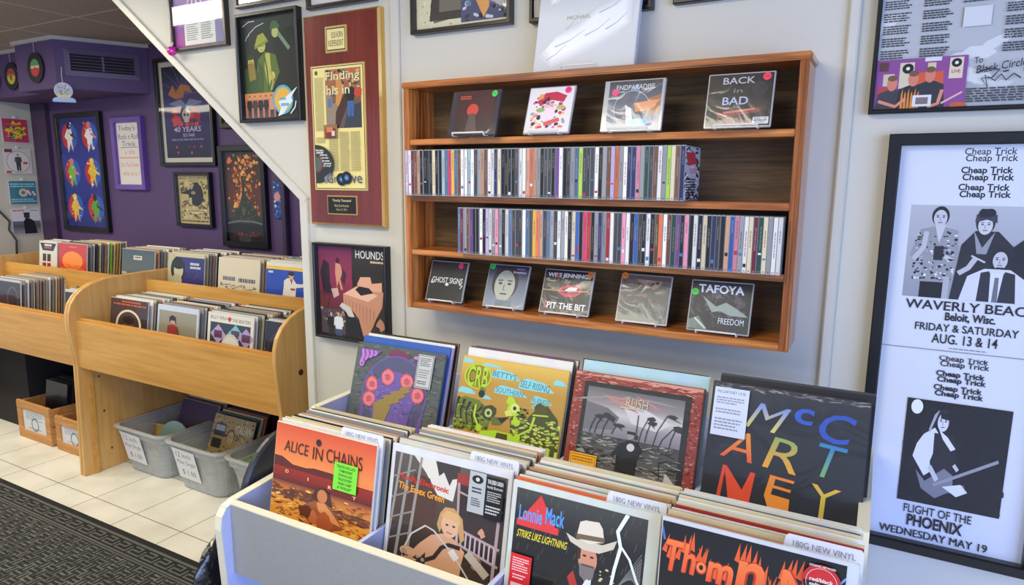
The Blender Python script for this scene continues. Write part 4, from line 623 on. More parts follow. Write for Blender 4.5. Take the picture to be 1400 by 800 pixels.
# back tier
def art_rose(w, h):
    A = Art(w, h, vk=0.64, bg=(86, 92, 88)); A.speck(0, 0, 1, 1, 380, .026, [(70, 84, 76), (96, 100, 108), (80, 72, 96), (104, 112, 96)], 1.4); A.blob(.5, .1, .12, (120, 60, 84), .2, ry=.07); V = (110, 84, 156)
    A.ell(.5, .72, .37, None, V); A.ell(.5, .72, .355, None, (84, 84, 112)); A.speck(.2, .42, .8, 1, 260, .02, [(110, 90, 150), (70, 90, 110), (90, 110, 110), (84, 70, 130)]); A.ell(.5, .74, .24, None, (108, 88, 158)); A.speck(.3, .5, .7, .98, 90, .02, [(130, 104, 170), (90, 80, 140)])
    P = (222, 120, 126)
    for a_ in range(-200, 30, 46):
        x, y = .5+.285*math.cos(R(a_)), .72+.285*math.sin(R(a_)); A.blob(x, y, .075, (176, 84, 96), .12); A.blob(x, y, .066, P, .15); A.blob(x, y, .03, (190, 90, 100), .2); A.line([(x-.04, y-.01), (x, y-.03), (x+.04, y)], .007, (160, 70, 84)); A.line([(x-.03, y+.03), (x+.01, y+.04), (x+.04, y+.02)], .007, (160, 70, 84))
    A.poly([(.72, .5), (.56, .58), (.58, .61), (.46, .66), (.49, .69), (.38, .74), (.41, .77), (.3, .86), (.36, 1), (.5, .88), (.48, .85), (.6, .78), (.57, .75), (.66, .68), (.62, .66), (.7, .6), (.66, .58)], (150, 126, 60))
    T = (190, 120, 196); A.poly([(.06, .08), (.3, .08), (.24, .17), (.14, .24), (.1, .36), (.06, .3)], (120, 84, 150))
    for x, y, l in ((.07, .09, .2), (.12, .09, .16), (.17, .09, .12), (.22, .09, .08)): A.line([(x, y), (x+.02, y+l*.5), (x, y+l)], .028, T)
    A.ell(.085, .31, .03, .045, T); A.ell(.085, .31, .012, .02, (110, 80, 140)); A.ell(.70, .1, .035, .025, T); A.line([(.74, .1), (.8, .16)], .03, T); return A.remap([(0, 0), (1, 1)], [(0, 0), (.9999, 0.64), (1, 1)])
a = record('grey-green album with pink roses in a purple ring, rear tier of the bin', -1.236, .293, 1.289, .731, .280, 17, art_rose, sleeve=(90, 96, 94))
A = Art(.05, .085, (176, 178, 176)); A.rect(.05, .03, .95, .97, (96, 96, 96)); A.rect(.08, .045, .92, .955, (190, 192, 188)); A.lines(.16, .1, .84, .36, 5, (90, 90, 90)); A.lines(.14, .44, .86, .72, 4, (140, 140, 140)); A.lines(.14, .78, .86, .9, 2, (80, 80, 80)); sticker(a, 'sticker', 1, 1, .064, .115, .185, .272, A)
def art_birds(w, h):
    A = Art(w, h, vk=0.66, bg=(186, 148, 62)); A.grad(0, 0, 1, 1, [(0, (214, 178, 84)), (.3, (182, 142, 58)), (1, (170, 130, 48))]); Q = (134, 202, 206); D = (38, 40, 18); Lm = (170, 206, 44)
    def cloud(x, y, wd, hh, txt):
        A.poly([(x, y+hh), (x+.02*wd, y+.4*hh), (x+.2*wd, y), (x+.45*wd, y+.1*hh), (x+.7*wd, y+.2*hh), (x+wd, y+.95*hh), (x+.5*wd, y+hh*1.05)], Q)
        if txt: A.text(txt, x+.05*wd, y+.25*hh, wd*.82, hh*.62, (66, 128, 140), .01, rot=.06)
    cloud(.3, .1, .28, .12, 'BETTYS'); cloud(.57, .16, .33, .14, 'SELF RISING'); cloud(.35, .3, .32, .11, 'SOUTHERN'); cloud(.7, .36, .2, .09, 'BLENDS'); cloud(.72, .46, .16, .06, 'VOL. 3'); cloud(0, .02, .12, .06, ''); cloud(0, .4, .18, .08, ''); cloud(.22, .46, .12, .05, ''); cloud(.88, .12, .12, .07, ''); cloud(.2, .05, .2, .04, '')
    A.ell(.17, .24, .135, .165, Lm); A.ell(.17, .24, .122, .15, (150, 126, 48)); A.text('CRB', .07, .11, .2, .27, D, .05); A.text('CRB', .07, .11, .2, .27, Lm, .02)
    A.poly([(0, .58), (.08, .52), (.22, .54), (.32, .64), (.36, .74), (.34, .9), (0, .95)], (104, 116, 40)); A.k += 1
    for i in range(5): A.line([(.02+.06*i, .54+.02*i), (-.0+.055*i, .7), (.02+.06*i, .88)], .03, D, False, .012)
    A.speck(0, .6, .34, .95, 110, .016, [D, (140, 160, 50), (60, 66, 26)]); A.blob(.235, .42, .035, (110, 120, 44)); A.ell(.235, .455, .03, .05, D); A.blob(.33, .67, .07, (60, 64, 30), .2); A.ell(.33, .68, .036, None, (180, 190, 110)); A.ell(.33, .68, .016, None, D); A.poly([(.36, .72), (.5, .7), (.46, .8), (.38, .82)], (96, 104, 40)); A.poly([(.42, .72), (.53, .68), (.47, .78)], D)
    A.poly([(.54, .7), (.6, .6), (.7, .64), (.78, .5), (.86, .46), (.96, .6), (1, .8), (1, 1), (.6, 1), (.56, .86)], (70, 74, 28)); A.k += 1
    for i in range(170):
        x, y = A.r.uniform(.56, 1), A.r.uniform(.62, 1)
        if y > 1.2-.75*x+.1*math.sin(9*x): A.ell(x, y, .018, .011, A.r.choice([(176, 190, 70), (150, 166, 60), (196, 204, 96)]), A.r.uniform(-.6, .6), 8, up=False)
    A.poly([(.48, .5), (.5, .42), (.55, .43), (.58, .5), (.56, .58)], Lm); A.blob(.56, .58, .06, Lm, .2); A.ell(.57, .56, .04, None, (206, 214, 120)); A.ell(.57, .56, .016, None, D); A.poly([(.48, .62), (.54, .58), (.56, .66), (.5, .68)], (206, 210, 90)); A.blob(.6, .72, .04, Lm); A.speck(.6, .54, .7, .74, 40, .014, [D, (130, 140, 50)])
    A.blob(.8, .53, .06, (80, 76, 30), .2); A.line([(.74, .6), (.88, .58)], .018, Lm); A.line([(.2, .6), (.2, .75), (.26, .88)], .02, Lm); A.line([(.76, .62), (.74, .78), (.62, .9)], .022, Lm); A.ell(.26, .89, .03, None, Lm); A.ell(.63, .91, .03, None, Lm); A.poly([(.22, 1), (.28, .92), (.42, .88), (.56, .88), (.7, .98), (.72, 1)], Lm); A.poly([(.38, 1), (.44, .9), (.54, .9), (.6, 1)], (84, 66, 30)); return A.remap([(0, 0), (1, 1)], [(0, 0), (.9999, 0.66), (1, 1)])
record('golden album with lime birds and pale blue clouds, rear tier of the bin', -.894, .293, 1.284, .731, .289, 18.5, art_birds, sleeve=(206, 170, 86))
def art_storm2(w, h):
    A = Art(w, h, vk=0.72, bg=(140, 62, 52)); A.rect(0, 0, 1, .03, (206, 140, 120)); A.speck(0, 0, 1, .09, 90, .02, [(206, 150, 130), (120, 40, 36), (170, 90, 76)], 2); A.speck(.92, .1, 1, 1, 90, .012, [(190, 110, 96), (110, 30, 30)]); A.speck(0, .1, .08, 1, 90, .012, [(190, 120, 104), (120, 44, 38)]); A.rect(.085, .09, .925, 1, (42, 44, 42)); A.rect(.12, .14, .88, 1, (120, 120, 118)); A.grad(.12, .14, .88, .66, [(0, (104, 102, 102)), (.3, (146, 138, 136)), (.5, (196, 192, 190)), (.7, (150, 146, 150)), (1, (120, 116, 122))])
    A.poly([(.12, .3), (.3, .34), (.4, .42), (.36, .56), (.12, .6)], (112, 110, 112)); A.poly([(.4, .26), (.6, .3), (.8, .4), (.7, .5), (.5, .46)], (206, 200, 200)); A.speck(.15, .2, .8, .28, 14, .05, [(186, 130, 124), (150, 140, 140)], 3)
    A.grad(.12, .63, .88, 1, [(0, (70, 68, 66)), (1, (116, 114, 108))]); A.speck(.12, .64, .88, 1, 300, .018, [(40, 40, 40), (160, 158, 150), (96, 94, 90)], 2.2); D = (52, 54, 56)
    for x, y, b, l in ((.57, .66, .08, .28), (.68, .66, .12, .34), (.72, .68, .14, .24), (.8, .68, .06, .26), (.62, .62, .04, .2), (.22, .62, .08, .2), (.28, .64, .06, .2), (.18, .62, .06, .18), (.36, .6, .05, .1)):
        A.line([(x, y), (x+b*.2, y-l*.5), (x+b*.7, y-l)], .007, D); A.blob(x+b, y-l, .035, D, .35, ry=.022); A.line([(x+b*.7, y-l), (x+b*1.6, y-l+.05)], .02, D, w2=.003)
    A.rect(.545, .36, .552, .6, D); A.blob(.55, .59, .02, D)
    A.poly([(.42, 1), (.42, .78), (.44, .68), (.5, .63), (.56, .63), (.61, .7), (.58, .82), (.56, 1), (.5, 1), (.49, .9), (.47, 1)], (32, 32, 34)); A.line([(.44, .7), (.38, .82)], .03, (34, 34, 36)); A.ell(.51, .585, .028, None, (150, 146, 142)); A.rect(.48, .54, .54, .57, (40, 40, 42)); A.ell(.52, .7, .03, .04, (206, 204, 200)); A.poly([(.76, 1), (.8, .88), (.88, .98), (.88, 1)], (190, 186, 174)); A.line([(.76, .95), (.74, .78)], .008, D); A.poly([(.12, .76), (.22, .84), (.28, .78), (.2, .88)], (46, 46, 48))
    A.text('RUSH', .44, .2, .17, .1, (196, 186, 150), .0); A.rect(.4, .3, .58, .315, (196, 186, 160)); return A.remap([(0, 0), (1, 1)], [(0, 0), (.9999, 0.72), (1, 1)])
a = record('maroon framed album of storm-bent palms, boxed in the bin rear tier', -.586, .293, 1.282, .731, .296, 18.5, art_storm2, th=.014, sleeve=(130, 50, 44))
A = Art(.06, .02, (236, 168, 40)); A.rect(.04, .1, .96, .9, (150, 96, 20)); A.rect(.06, .16, .94, .84, (236, 168, 40)); A.lines(.1, .3, .9, .7, 2, (150, 100, 30)); sticker(a, 'sticker', 1, 1, -.13, -.066, .085, .114, A)
def art_letters(w, h):
    A = Art(w, h, vk=0.66, bg=(40, 42, 48)); A.grad(0, 0, 1, 1, [(0, (58, 60, 64)), (.2, (46, 48, 54)), (1, (34, 35, 40))]); A.speck(0, .3, .3, .7, 40, .04, [(46, 48, 54), (38, 40, 46), (52, 54, 58)]); A.speck(0, 0, 1, .04, 60, .02, [(110, 110, 108), (70, 70, 72), (140, 140, 136)], 2)
    B = (44, 84, 168)
    A.text('M', .27, .14, .2, .25, (112, 140, 200), -.005, .22, .12, (214, 200, 90)); A.text('c', .56, .13, .12, .15, (52, 92, 180), .02, 0, .1); A.text('C', .72, .13, .2, .27, (50, 84, 170), .012, .06, .12); A.text('A', .13, .44, .22, .27, (232, 150, 50), -.004, .12, .12, (226, 88, 46)); A.text('R', .42, .44, .22, .3, (140, 164, 90), -.004, .08, .12, (232, 160, 48)); A.text('T', .71, .42, .17, .3, (50, 120, 180), -.004, .05, .12, (120, 170, 96)); A.text('N', .1, .79, .22, .24, (220, 72, 44), .0, .1, .12, (222, 80, 44)); A.text('E', .44, .8, .16, .2, (232, 130, 44), .0, .0, .12, (232, 140, 44)); A.text('Y', .7, .8, .18, .2, (220, 170, 60), .0, 0, .12, (200, 190, 70)); return A.remap([(0, 0), (1, 1)], [(0, 0), (.9999, 0.66), (1, 1)])
a = record('dark album with big slanted rainbow letters, rear tier of the bin', -.277, .292, 1.281, .731, .318, 18, art_letters, th=.02, sleeve=(44, 46, 52))
A = Art(.06, .08, (206, 212, 226)); A.text('McCARTNEY I II III', .08, .06, .8, .06, (70, 74, 90), .0); A.lines(.08, .2, .9, .36, 3, (140, 146, 160)); A.lines(.08, .44, .86, .56, 2, (140, 146, 160)); A.lines(.08, .64, .9, .9, 4, (140, 146, 160)); sticker(a, 'sticker', 1, 1, -.14, -.072, .208, .306, A)
BK = [(-1.236, .293, 1.295, .296, 17, 'the pink rose album', 'BAWKTK', .0085, 6), (-.894, .293, 1.292, .302, 18, 'the golden bird album', 'WDECV', .0075, 5), (-.586, .293, 1.297, .314, 18, 'the maroon framed album', 'QBK', .007, 3), (-.277, .292, 1.301, .326, 17, 'the rainbow letter album', 'KDK', .007, 3)]
for x0, w, y, h, le, what, cols, pt, nn in BK: stack(x0+.006, w-.004, y, .731, h, le, nn, pt, cols, what+' in the bin', 'records behind '+what, rng, lastlean=le-1.5)

# ------------------------------------------------------------------ wooden CD shelf on the wall
SX0, SX1, SYF, SYB = -1.202, -.156, 1.545, 1.669
t = thing('wall_shelf', 'stained pine wall shelf with four tiers of CDs on cream wall', 'shelf', ((SX0+SX1)/2, SYB, 1.07)); OS = t.location
def sb(mb, name, mat, bevel=.0015): return mb.build(name, mat, t, bevel, origin=OS)
ix0, ix1 = SX0+.019, SX1-.019
sb(MB().box(SX0, ix0, SYF, SYB, 1.07, 1.69), 'side_board', M['pinev']); sb(MB().box(ix1, SX1, SYF, SYB, 1.07, 1.69), 'side_board', M['pinev'])
sb(MB().box(SX0-.004, SX1+.004, SYF-.004, SYB, 1.69, 1.707), 'top_board', M['pine'], .003)
for x0, x1 in ((SX1-.013, SX1-.009), (SX1-.005, SX1-.001)): sb(MB().box(x0, x1, SYF-.004, SYF, 1.075, 1.69), 'edge_bead', M['pinev'])
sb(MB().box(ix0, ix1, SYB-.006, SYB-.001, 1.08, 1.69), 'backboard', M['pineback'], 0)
for z0, z1 in ((1.536, 1.552), (1.380, 1.396), (1.226, 1.242), (1.070, 1.088)): sb(MB().box(ix0, ix1, SYF+.001, SYB-.006, z0, z1), 'shelf_board', M['pine'])

# packed CD rows
CASE = MB().box(-.0051, .0051, .0012, .142, 0, .125).mesh('cd_case', .0006); CASE.materials.append(M['case'])
def cdrow(x0, x1, y, z, cols, what, seed):
    rg = random.Random(seed); n = len(cols); p = (x1-x0)/n
    for i, c in enumerate(cols):
        nm, rgb = WORDS[c]; o = link('cd_case', CASE); o.location = (x0+p*(i+.5), y+rg.uniform(-.002, .002), z); o.rotation_euler = (0, rg.uniform(-.004, .004), 0); o.scale = (p*.985/.0104, 1, 1)
        tag(o, 'CD case with %s spine, %s from plaque end of the %s row' % (nm, stackname(i+1), what), 'CD', what+' row of CDs')
        A = Art(.0086, .121, None); j = rg.uniform(.88, 1.08); base = tuple(min(255, v*j) for v in rgb); A.rect(0, 0, 1, 1, base); lum = sum(base)/3; tx = rg.choice([(200, 196, 186), (190, 150, 120), (170, 170, 180)]) if lum < 120 else rg.choice([(60, 58, 60), (120, 60, 60), (80, 80, 110)])
        tx = tuple(.45*p+.55*q for p, q in zip(tx, base))
        if rg.random() < .8:
            a = rg.uniform(.06, .3); b = a+rg.uniform(.2, .5); A.k += 1; y_ = a
            while y_ < b: l = rg.uniform(.03, .12); A.rect(.34, y_, .66, min(b, y_+l), tx, up=False); y_ += l+.012
        if rg.random() < .35: a = rg.uniform(.6, .9); A.rect(.1, a, .9, a+rg.uniform(.02, .08), rg.choice([(220, 220, 214), (180, 50, 50), (70, 120, 160), (40, 40, 44)]))
        A.rect(.2, .96, .8, .985, tx); A.up('spine_label', PR['gloss'], o, -.0043, .0043, .002, .123, .0009)
    return o
last = cdrow(-1.181, -.397, 1.520, 1.3965, 'AWUETKKKKCKKQSMYSEWWQWDGTEWWNCKKKKDWWTOTGKDDKVWKDGSLDDDWKGEAOGWNNPGFDEWGLCEN', 'upper packed', 11)
A = Art(.13, .12, (190, 188, 190)); A.speck(0, 0, 1, 1, 70, .08, [(40, 40, 44), (226, 226, 226), (70, 70, 74)], 1.6); A.poly([(0, .1), (.6, .1), (.8, .3), (.2, .36)], (190, 50, 60)); A.rect(.3, .4, .8, .5, (206, 150, 160)); A.lines(.1, .6, .9, .95, 7, K, .6)
A.build('back_insert', PR['gloss'], last, (.00525, .004, .122), (0, .134, 0), (0, 0, -.119), (1, 0, 0))
cdrow(-1.008, -.181, 1.520, 1.2425, 'SUGEVKKWKAWGPGKWSDDDWSDYOTDSGDWGWKCBKMRKGNGRWDDPWKBDKWKEOWEFVKPKWKCKNDKTBPGWCUFCGWW', 'lower packed', 23)

# display CDs on white wire stands
def display(label, place, x0, x1, yb, z, h, lean, art, th=.010, case='case', dot=None, inset=(0, 0), yaw=0):
    w = x1-x0; cx = (x0+x1)/2
    t = thing('display_stand', 'white wire easel under %s' % place, 'stand', (cx, yb, z), (0, 0, yaw), 'wire easels')
    a = R(lean); hw = w*.32; L = []
    for g in (-1, 1): L.append([(g*hw, .004-.018, .010), (g*hw, -.010, .0022), (g*hw, .012, .0022), (g*hw, .022+.07*math.sin(a), .075), (g*hw*.8, .026+.085*math.sin(a), .088), (g*hw*.8, .052+.02*math.sin(a), .0022)])
    m = MB(); m.tube(L[0], .0017, 6); m.tube(L[1], .0017, 6); m.build('side_wire', M['wire'], t, smooth=True); MB().tube([L[0][0], L[1][0]], .0022, 6).build('front_lip', M['wire'], t); MB().tube([L[0][-1], L[1][-1]], .0017, 6).build('rear_bar', M['wire'], t)
    t = thing('cd_case', label, 'CD', (cx, yb+.001, z+.0045), (-a, 0, yaw))
    MB().box(-w/2, w/2, 0, th, 0, h).build('case', M[case], t, .0012)
    i0, i1 = inset; A = art(w-i0-i1, h); A.up('cover_art', PR['cdwrap'], t, -w/2+.003+i0, w/2-.003-i1, .003, h-.003, -.0004)
    if dot:
        u, v, c = dot; r = .0085; A = Art(2*r, 2*r, None); A.ell(.5, .5, .5, None, c); A.lines(.25, .38, .75, .62, 2, tuple(int(q*.6) for q in c), .5, .1); px, pz = -w/2+u*w, h*(1-v); A.up('price_sticker', PR['gloss'], t, px-r, px+r, pz-r, pz+r, -.002)
GR = (70, 200, 80); PK = (240, 60, 120); ORG = (236, 130, 50)
def c1(w, h): A = Art(w, h, (54, 34, 38)); A.grad(0, 0, 1, 1, [(0, (70, 34, 38)), (.5, (66, 32, 36)), (1, (44, 38, 40))]); A.ell(.44, .44, .15, None, (196, 66, 56)); A.poly([(.36, .52), (.52, .52), (.62, 1), (.3, 1)], (90, 70, 70)); A.lines(.06, .1, .36, .2, 2, (206, 90, 70), .5, .2); return A
display('CD with red disc on dark maroon, under the shelf top', 'the maroon CD with red disc', -1.035, -.886, 1.513, 1.552, .122, 17, c1, case='dcase', dot=(.88, .1, GR), inset=(.016, .012))
def c2(w, h):
    A = Art(w, h, (228, 224, 226)); A.speck(.12, .2, .88, .9, 60, .05, [(206, 60, 90), (226, 110, 140), (60, 50, 60), (240, 180, 120), (120, 160, 190), (150, 160, 90)])
    A.poly([(.2, .3), (.36, .12), (.62, .1), (.86, .2), (.8, .34), (.5, .28), (.28, .42)], (190, 50, 80)); A.poly([(.3, .34), (.46, .2), (.5, .4)], (60, 40, 50)); A.ell(.28, .2, .06, None, (230, 150, 90)); A.poly([(.36, .42), (.66, .42), (.6, .72), (.48, .78), (.4, .68)], (240, 214, 224))
    for i in range(5): A.line([(.38+.05*i, .46), (.42+.03*i, .3)], .02, (226, 150, 170))
    A.poly([(.4, .78), (.74, .68), (.78, .76), (.44, .86)], (222, 90, 90)); A.ell(.3, .5, .1, .05, (150, 176, 110)); A.ell(.76, .46, .1, .05, (170, 186, 120)); return A
display('white CD covered in pink and red tattoo-like artwork', 'the white tattoo CD', -.818, -.69, 1.535, 1.552, .126, 20, c2, th=.007, dot=(.85, .1, PK))
def c3(w, h):
    A = Art(w, h, (44, 48, 66)); A.grad(0, 0, 1, 1, [(0, (30, 34, 48)), (.4, (70, 78, 100)), (1, (130, 140, 156))]); A.poly([(.5, .45), (1, .3), (1, .7), (.6, .72)], (150, 90, 60)); A.ell(.72, .5, .2, .1, (220, 150, 100)); A.poly([(.4, .2), (.56, .06), (.6, .3), (.54, .6), (.6, .9), (.42, .95), (.4, .6)], (110, 130, 160)); A.ell(.46, .56, .34, .36, (170, 180, 190)); A.ell(.46, .56, .33, .35, (70, 78, 98)); A.poly([(.34, .5), (.44, .46), (.5, .8), (.4, .92)], (206, 206, 210)); A.ell(.5, .46, .15, .1, (56, 66, 92)); A.poly([(.5, .46), (1, .4), (.8, .62), (.56, .64)], (206, 130, 80)); A.ell(.6, .86, .2, .08, (120, 180, 230)); A.text('ENDPARADISE', .14, .08, .72, .1, (206, 210, 216), .0); A.line([(.12, .22), (.3, .22)], .012, (200, 204, 210)); A.line([(.7, .2), (.88, .16)], .012, (200, 204, 210)); return A
display('blue metallic CD with a thin ring and orange glow', 'the blue ringed CD', -.608, -.46, 1.533, 1.552, .123, 14, c3, dot=(.2, .24, PK), inset=(.010, .004))
def c4(w, h):
    A = Art(w, h, (26, 24, 30)); A.speck(0, .3, 1, 1, 60, .05, [(34, 32, 40), (50, 34, 36), (24, 24, 28)]); A.poly([(.14, .6), (.26, .5), (.3, .8), (.18, .9)], (60, 30, 30)); A.poly([(.16, .76), (.8, .66), (.86, .74), (.2, .84)], (130, 50, 46)); A.poly([(.26, .72), (.76, .66), (.76, .7), (.28, .76)], (190, 110, 100)); A.speck(.3, .86, .75, .96, 20, .03, [(120, 40, 40)]); A.ell(.8, .3, .12, .14, (44, 42, 50)); A.text('BACK', .22, .06, .5, .13, (180, 176, 182), .01); A.text('in', .4, .28, .14, .08, (120, 118, 126), .01); A.text('BAD', .24, .44, .4, .15, (170, 178, 206), .01); A.rect(.74, .84, .98, .97, (210, 208, 206)); A.text('PARENTAL', .76, .85, .2, .03, K, .01); A.text('ADVISORY', .76, .885, .2, .04, K, .03); A.lines(.76, .94, .96, .96, 1, K); return A
display('black CD with grey capital letters and pink dot on top tier', 'the black CD with grey capitals', -.362, -.222, 1.527, 1.552, .122, 15, c4, th=.007, dot=(.88, .1, (236, 60, 84)))
def c5(w, h): A = Art(w, h, (40, 40, 40)); A.grad(0, 0, 1, 1, [(0, (48, 46, 46)), (1, (58, 60, 56))]); A.text('GHOST SIGNS', .08, .4, .86, .15, (222, 222, 218), .01); A.ell(.52, .58, .05, .04, (222, 222, 218)); A.line([(.08, .48), (.06, .56), (.14, .56)], .025, (222, 222, 218)); A.line([(.86, .56), (.96, .6), (.9, .66)], .025, (222, 222, 218)); return A
display('charcoal CD with a single line of white lettering on bottom tier', 'the charcoal CD with white lettering', -1.159, -1.03, 1.573, 1.088, .120, 20, c5, th=.005, dot=(.82, .1, PK))
def c6(w, h): A = Art(w, h, (64, 66, 96)); A.grad(0, 0, 1, 1, [(0, (46, 46, 76)), (1, (140, 150, 160))]); A.face(.46, .46, .3, (176, 178, 160), (56, 52, 60), (60, 60, 84)); A.rect(.3, .84, .7, 1, (120, 130, 140)); A.lines(.7, .05, 0.900, 0.100, 1, (150, 120, 170), .85, 0); A.text('Greetings', .62, .12, .32, .07, (230, 230, 236), .02); return A
display('CD with a pale close-up face on bottom tier', 'the pale face CD', -.963, -.833, 1.574, 1.088, .124, 22, c6, th=.007, dot=(.1, .07, GR))
def c7(w, h):
    A = Art(w, h, (38, 40, 42)); A.text('WISE JENNINGS', .06, .06, .9, .13, (226, 226, 226), .03); A.ell(.28, .12, .03, .06, (190, 60, 70)); A.poly([(.3, .48), (.42, .36), (.54, .32), (.62, .35), (.72, .31), (.8, .36), (.82, .48), (.7, .6), (.5, .62), (.38, .56)], (196, 66, 84)); A.poly([(.36, .48), (.5, .4), (.76, .4), (.72, .5), (.5, .53)], (80, 20, 30)); A.poly([(.46, .46), (.56, .38), (.72, .38), (.7, .48), (.54, .5)], (226, 220, 216)); A.line([(0, .48), (.5, .48), (.96, .45)], .018, (190, 150, 110)); A.text('SPIT THE BIT', .06, .76, .88, .15, (226, 226, 226), .02); A.text('S', .06, .76, .075, .15, (190, 60, 70), .02); return A
display('black CD with red lips between two white text lines', 'the red lips CD', -.788, -.644, 1.578, 1.088, .121, 21, c7, th=.007, dot=(.93, .08, ORG))
def c8(w, h): A = Art(w, h, (76, 70, 66)); A.grad(0, 0, 1, 1, [(0, (110, 90, 82)), (.3, (70, 68, 66)), (1, (104, 108, 100))]); A.poly([(.3, .08), (.84, .1), (.8, .22), (.66, .3), (.4, .2)], (150, 120, 104)); A.speck(.05, .14, .95, .34, 40, .05, [(50, 50, 50), (64, 60, 58)]); A.poly([(.28, .44), (.56, .38), (.56, .48)], (130, 106, 94)); A.speck(.1, .4, .9, .8, 30, .03, [(66, 66, 64), (80, 80, 76)]); return A
display('murky brown-grey CD in crinkled wrap on bottom tier', 'the murky brown CD', -.569, -.437, 1.574, 1.088, .124, 20, c8, th=.006, dot=(.08, .05, ORG))
def c9(w, h):
    A = Art(w, h, (48, 48, 50)); A.grad(0, 0, 1, 1, [(0, (46, 46, 48)), (1, (66, 68, 66))]); A.speck(.3, .2, .9, .7, 60, .06, [(84, 80, 88), (60, 60, 64), (100, 98, 104)]); A.poly([(.2, .3), (.44, .5), (.6, .4), (.8, .52), (.98, .66), (.7, .66), (.5, .58), (.38, .62)], (150, 162, 150)); A.poly([(0, .8), (.16, .72), (.34, .98), (0, .98)], (120, 130, 118)); A.line([(.1, .76), (.3, .96)], .03, (200, 210, 196)); A.text('TAFOYA', .12, .06, .76, .17, (226, 228, 232), .03, -.06); A.text('FREEDOM', .5, .72, .42, .12, (214, 218, 226), .0); return A
display('grey CD with pale torn streak and bold white title on bottom tier', 'the grey CD with pale torn streak', -.386, -.243, 1.562, 1.088, .123, 18, c9, th=.006, dot=(.08, .24, GR))

# silver album on top of the shelf
t = thing('display_stand', 'white wire easel under the silver album on the shelf top', 'stand', (-.678, 1.575, 1.7075), (0, 0, 0), 'wire easels')
for g in (-1, 1): MB().tube([(g*.045, -.016, .012), (g*.05, -.010, .0025), (g*.05, .02, .0025), (g*.05, .055, .10), (g*.05, .075, .0025)], .0022, 6).build('side_wire', M['wire'], t)
MB().tube([(-.045, -.016, .012), (.045, -.016, .012)], .0025, 6).build('front_lip', M['wire'], t)
def art_silver(w, h):
    A = Art(w, h, (182, 184, 184)); A.grad(0, 0, 1, 1, [(0, (188, 188, 190)), (.5, (222, 223, 222)), (1, (200, 202, 202))])
    for k, c in enumerate(((214, 215, 215), (226, 227, 226), (238, 238, 236), (246, 246, 244))):
        q = .03*k; A.poly([(.04+q, .86-q), (.2, .66+q*.6), (.42, .56+q), (.6, .42+q), (.8, .36+q), (.96-q, .3+q), (.97-q, .62), (.8, .74-q), (.62, .82-q), (.4, .9-q), (.18, .97-q)], c); A.poly([(.1, .3+q), (.3, .12+q), (.5, .04+q), (.46, .16), (.3, .3-q), (.16, .4-q)], c)
    for x, y, l in ((.2, .78, .3), (.5, .7, .24), (.12, .9, .2), (.62, .5, .26), (.3, .62, .12), (.7, .66, .2)): A.line([(x, y), (x+l*.5, y-.05), (x+l, y-.14)], .016, (196, 198, 200), w2=.004)
    A.blob(.55, .2, .1, (206, 192, 186), .25); A.text('MICHAEL', .3, .5, .24, .035, (176, 160, 110), .0); return A
tt = record('silver wrapped album on an easel on the wall shelf top', -.812, .268, 1.578, 1.712, .272, 12, art_silver, th=.004, sleeve=(214, 214, 216), pm='wrap'); MB().box(-.132, .134, .009, .014, .002, .271).build('inner_board', M['bagtop'], tt)

# ------------------------------------------------------------------ maple record units
UP = [(1.682, 0), (1.700, .55), (1.684, .70), (1.680, .76), (1.684, .81), (1.697, .852), (1.722, .888), (1.755, .915), (1.80, .937), (1.87, .953), (1.97, .960), (2.2, .966), (2.48, .97), (2.48, 0)]
def unit(label, x0, x1, ncell, knot=False):
    t = thing('record_unit', label, 'record unit', ((x0+x1)/2, 2.1, 0)); O = t.location
    def ub(mb, name, mat, bevel=.002): return mb.build(name, mat, t, bevel, origin=O)
    for k, a in enumerate((x0, x1-.02)):
        p = ub(MB().prism(UP, a, a+.02), 'side_panel', M['maplev'])
        s = 1 if k == 0 else -1; xx = a+.02 if k == 0 else a
        q = ub(MB().prism([(1.725, 0), (1.74, .545), (1.76, .545), (1.75, 0)], min(xx, xx+s*.012), max(xx, xx+s*.012)), 'cleat', M['maple'])
    i0, i1 = x0+.02, x1-.02
    ub(MB().box(i0, i1, 1.705, 1.725, .545, .772), 'front_panel', M['maple']); ub(MB().box(i0, i1, 1.727, 1.742, .56, .782), 'front_rail', M['maple']); ub(MB().box(i0, i1, 1.742, 2.07, .56, .575), 'front_tray', M['maple']); ub(MB().box(i0, i1, 2.07, 2.09, .56, .925), 'step_panel', M['maple']); ub(MB().box(i0, i1, 2.09, 2.46, .74, .755), 'rear_tray', M['maple']); ub(MB().box(i0, i1, 2.46, 2.48, 0, .96), 'back_panel', M['maplev'])
    return t
u = unit('maple record unit with plastic tubs underneath, next to the cream wall', -3.312, -1.925, 4)
kn = MB().ball((-1.923, 1.80, .70), .012, sx=.15).build('knot', solid('wood_knot', (86, 40, 20), .5), u, origin=u.location); kn['label'] = 'dark wood knot'
sc = MB()
for y, z in ((1.79, .48), (1.80, .30), (1.82, .10)): sc.ball((-3.292, y, z), .006, sx=.3)
sc.build('screw', M['screw'], u, origin=u.location)
u = unit('maple record unit with wooden crates beneath, by the grey wall', -4.72, -3.316, 4)
MB().box(-4.70, -3.336, 2.2, 2.22, .01, .56).box(-4.70, -4.175, 1.88, 1.9, .002, .56).box(-4.185, -4.175, 1.9, 2.2, .002, .56).build('skirt_shade_panel', M['dark'], u, origin=u.location)  # dark skirting; its near-black boards also stand in for shadow beneath the unit

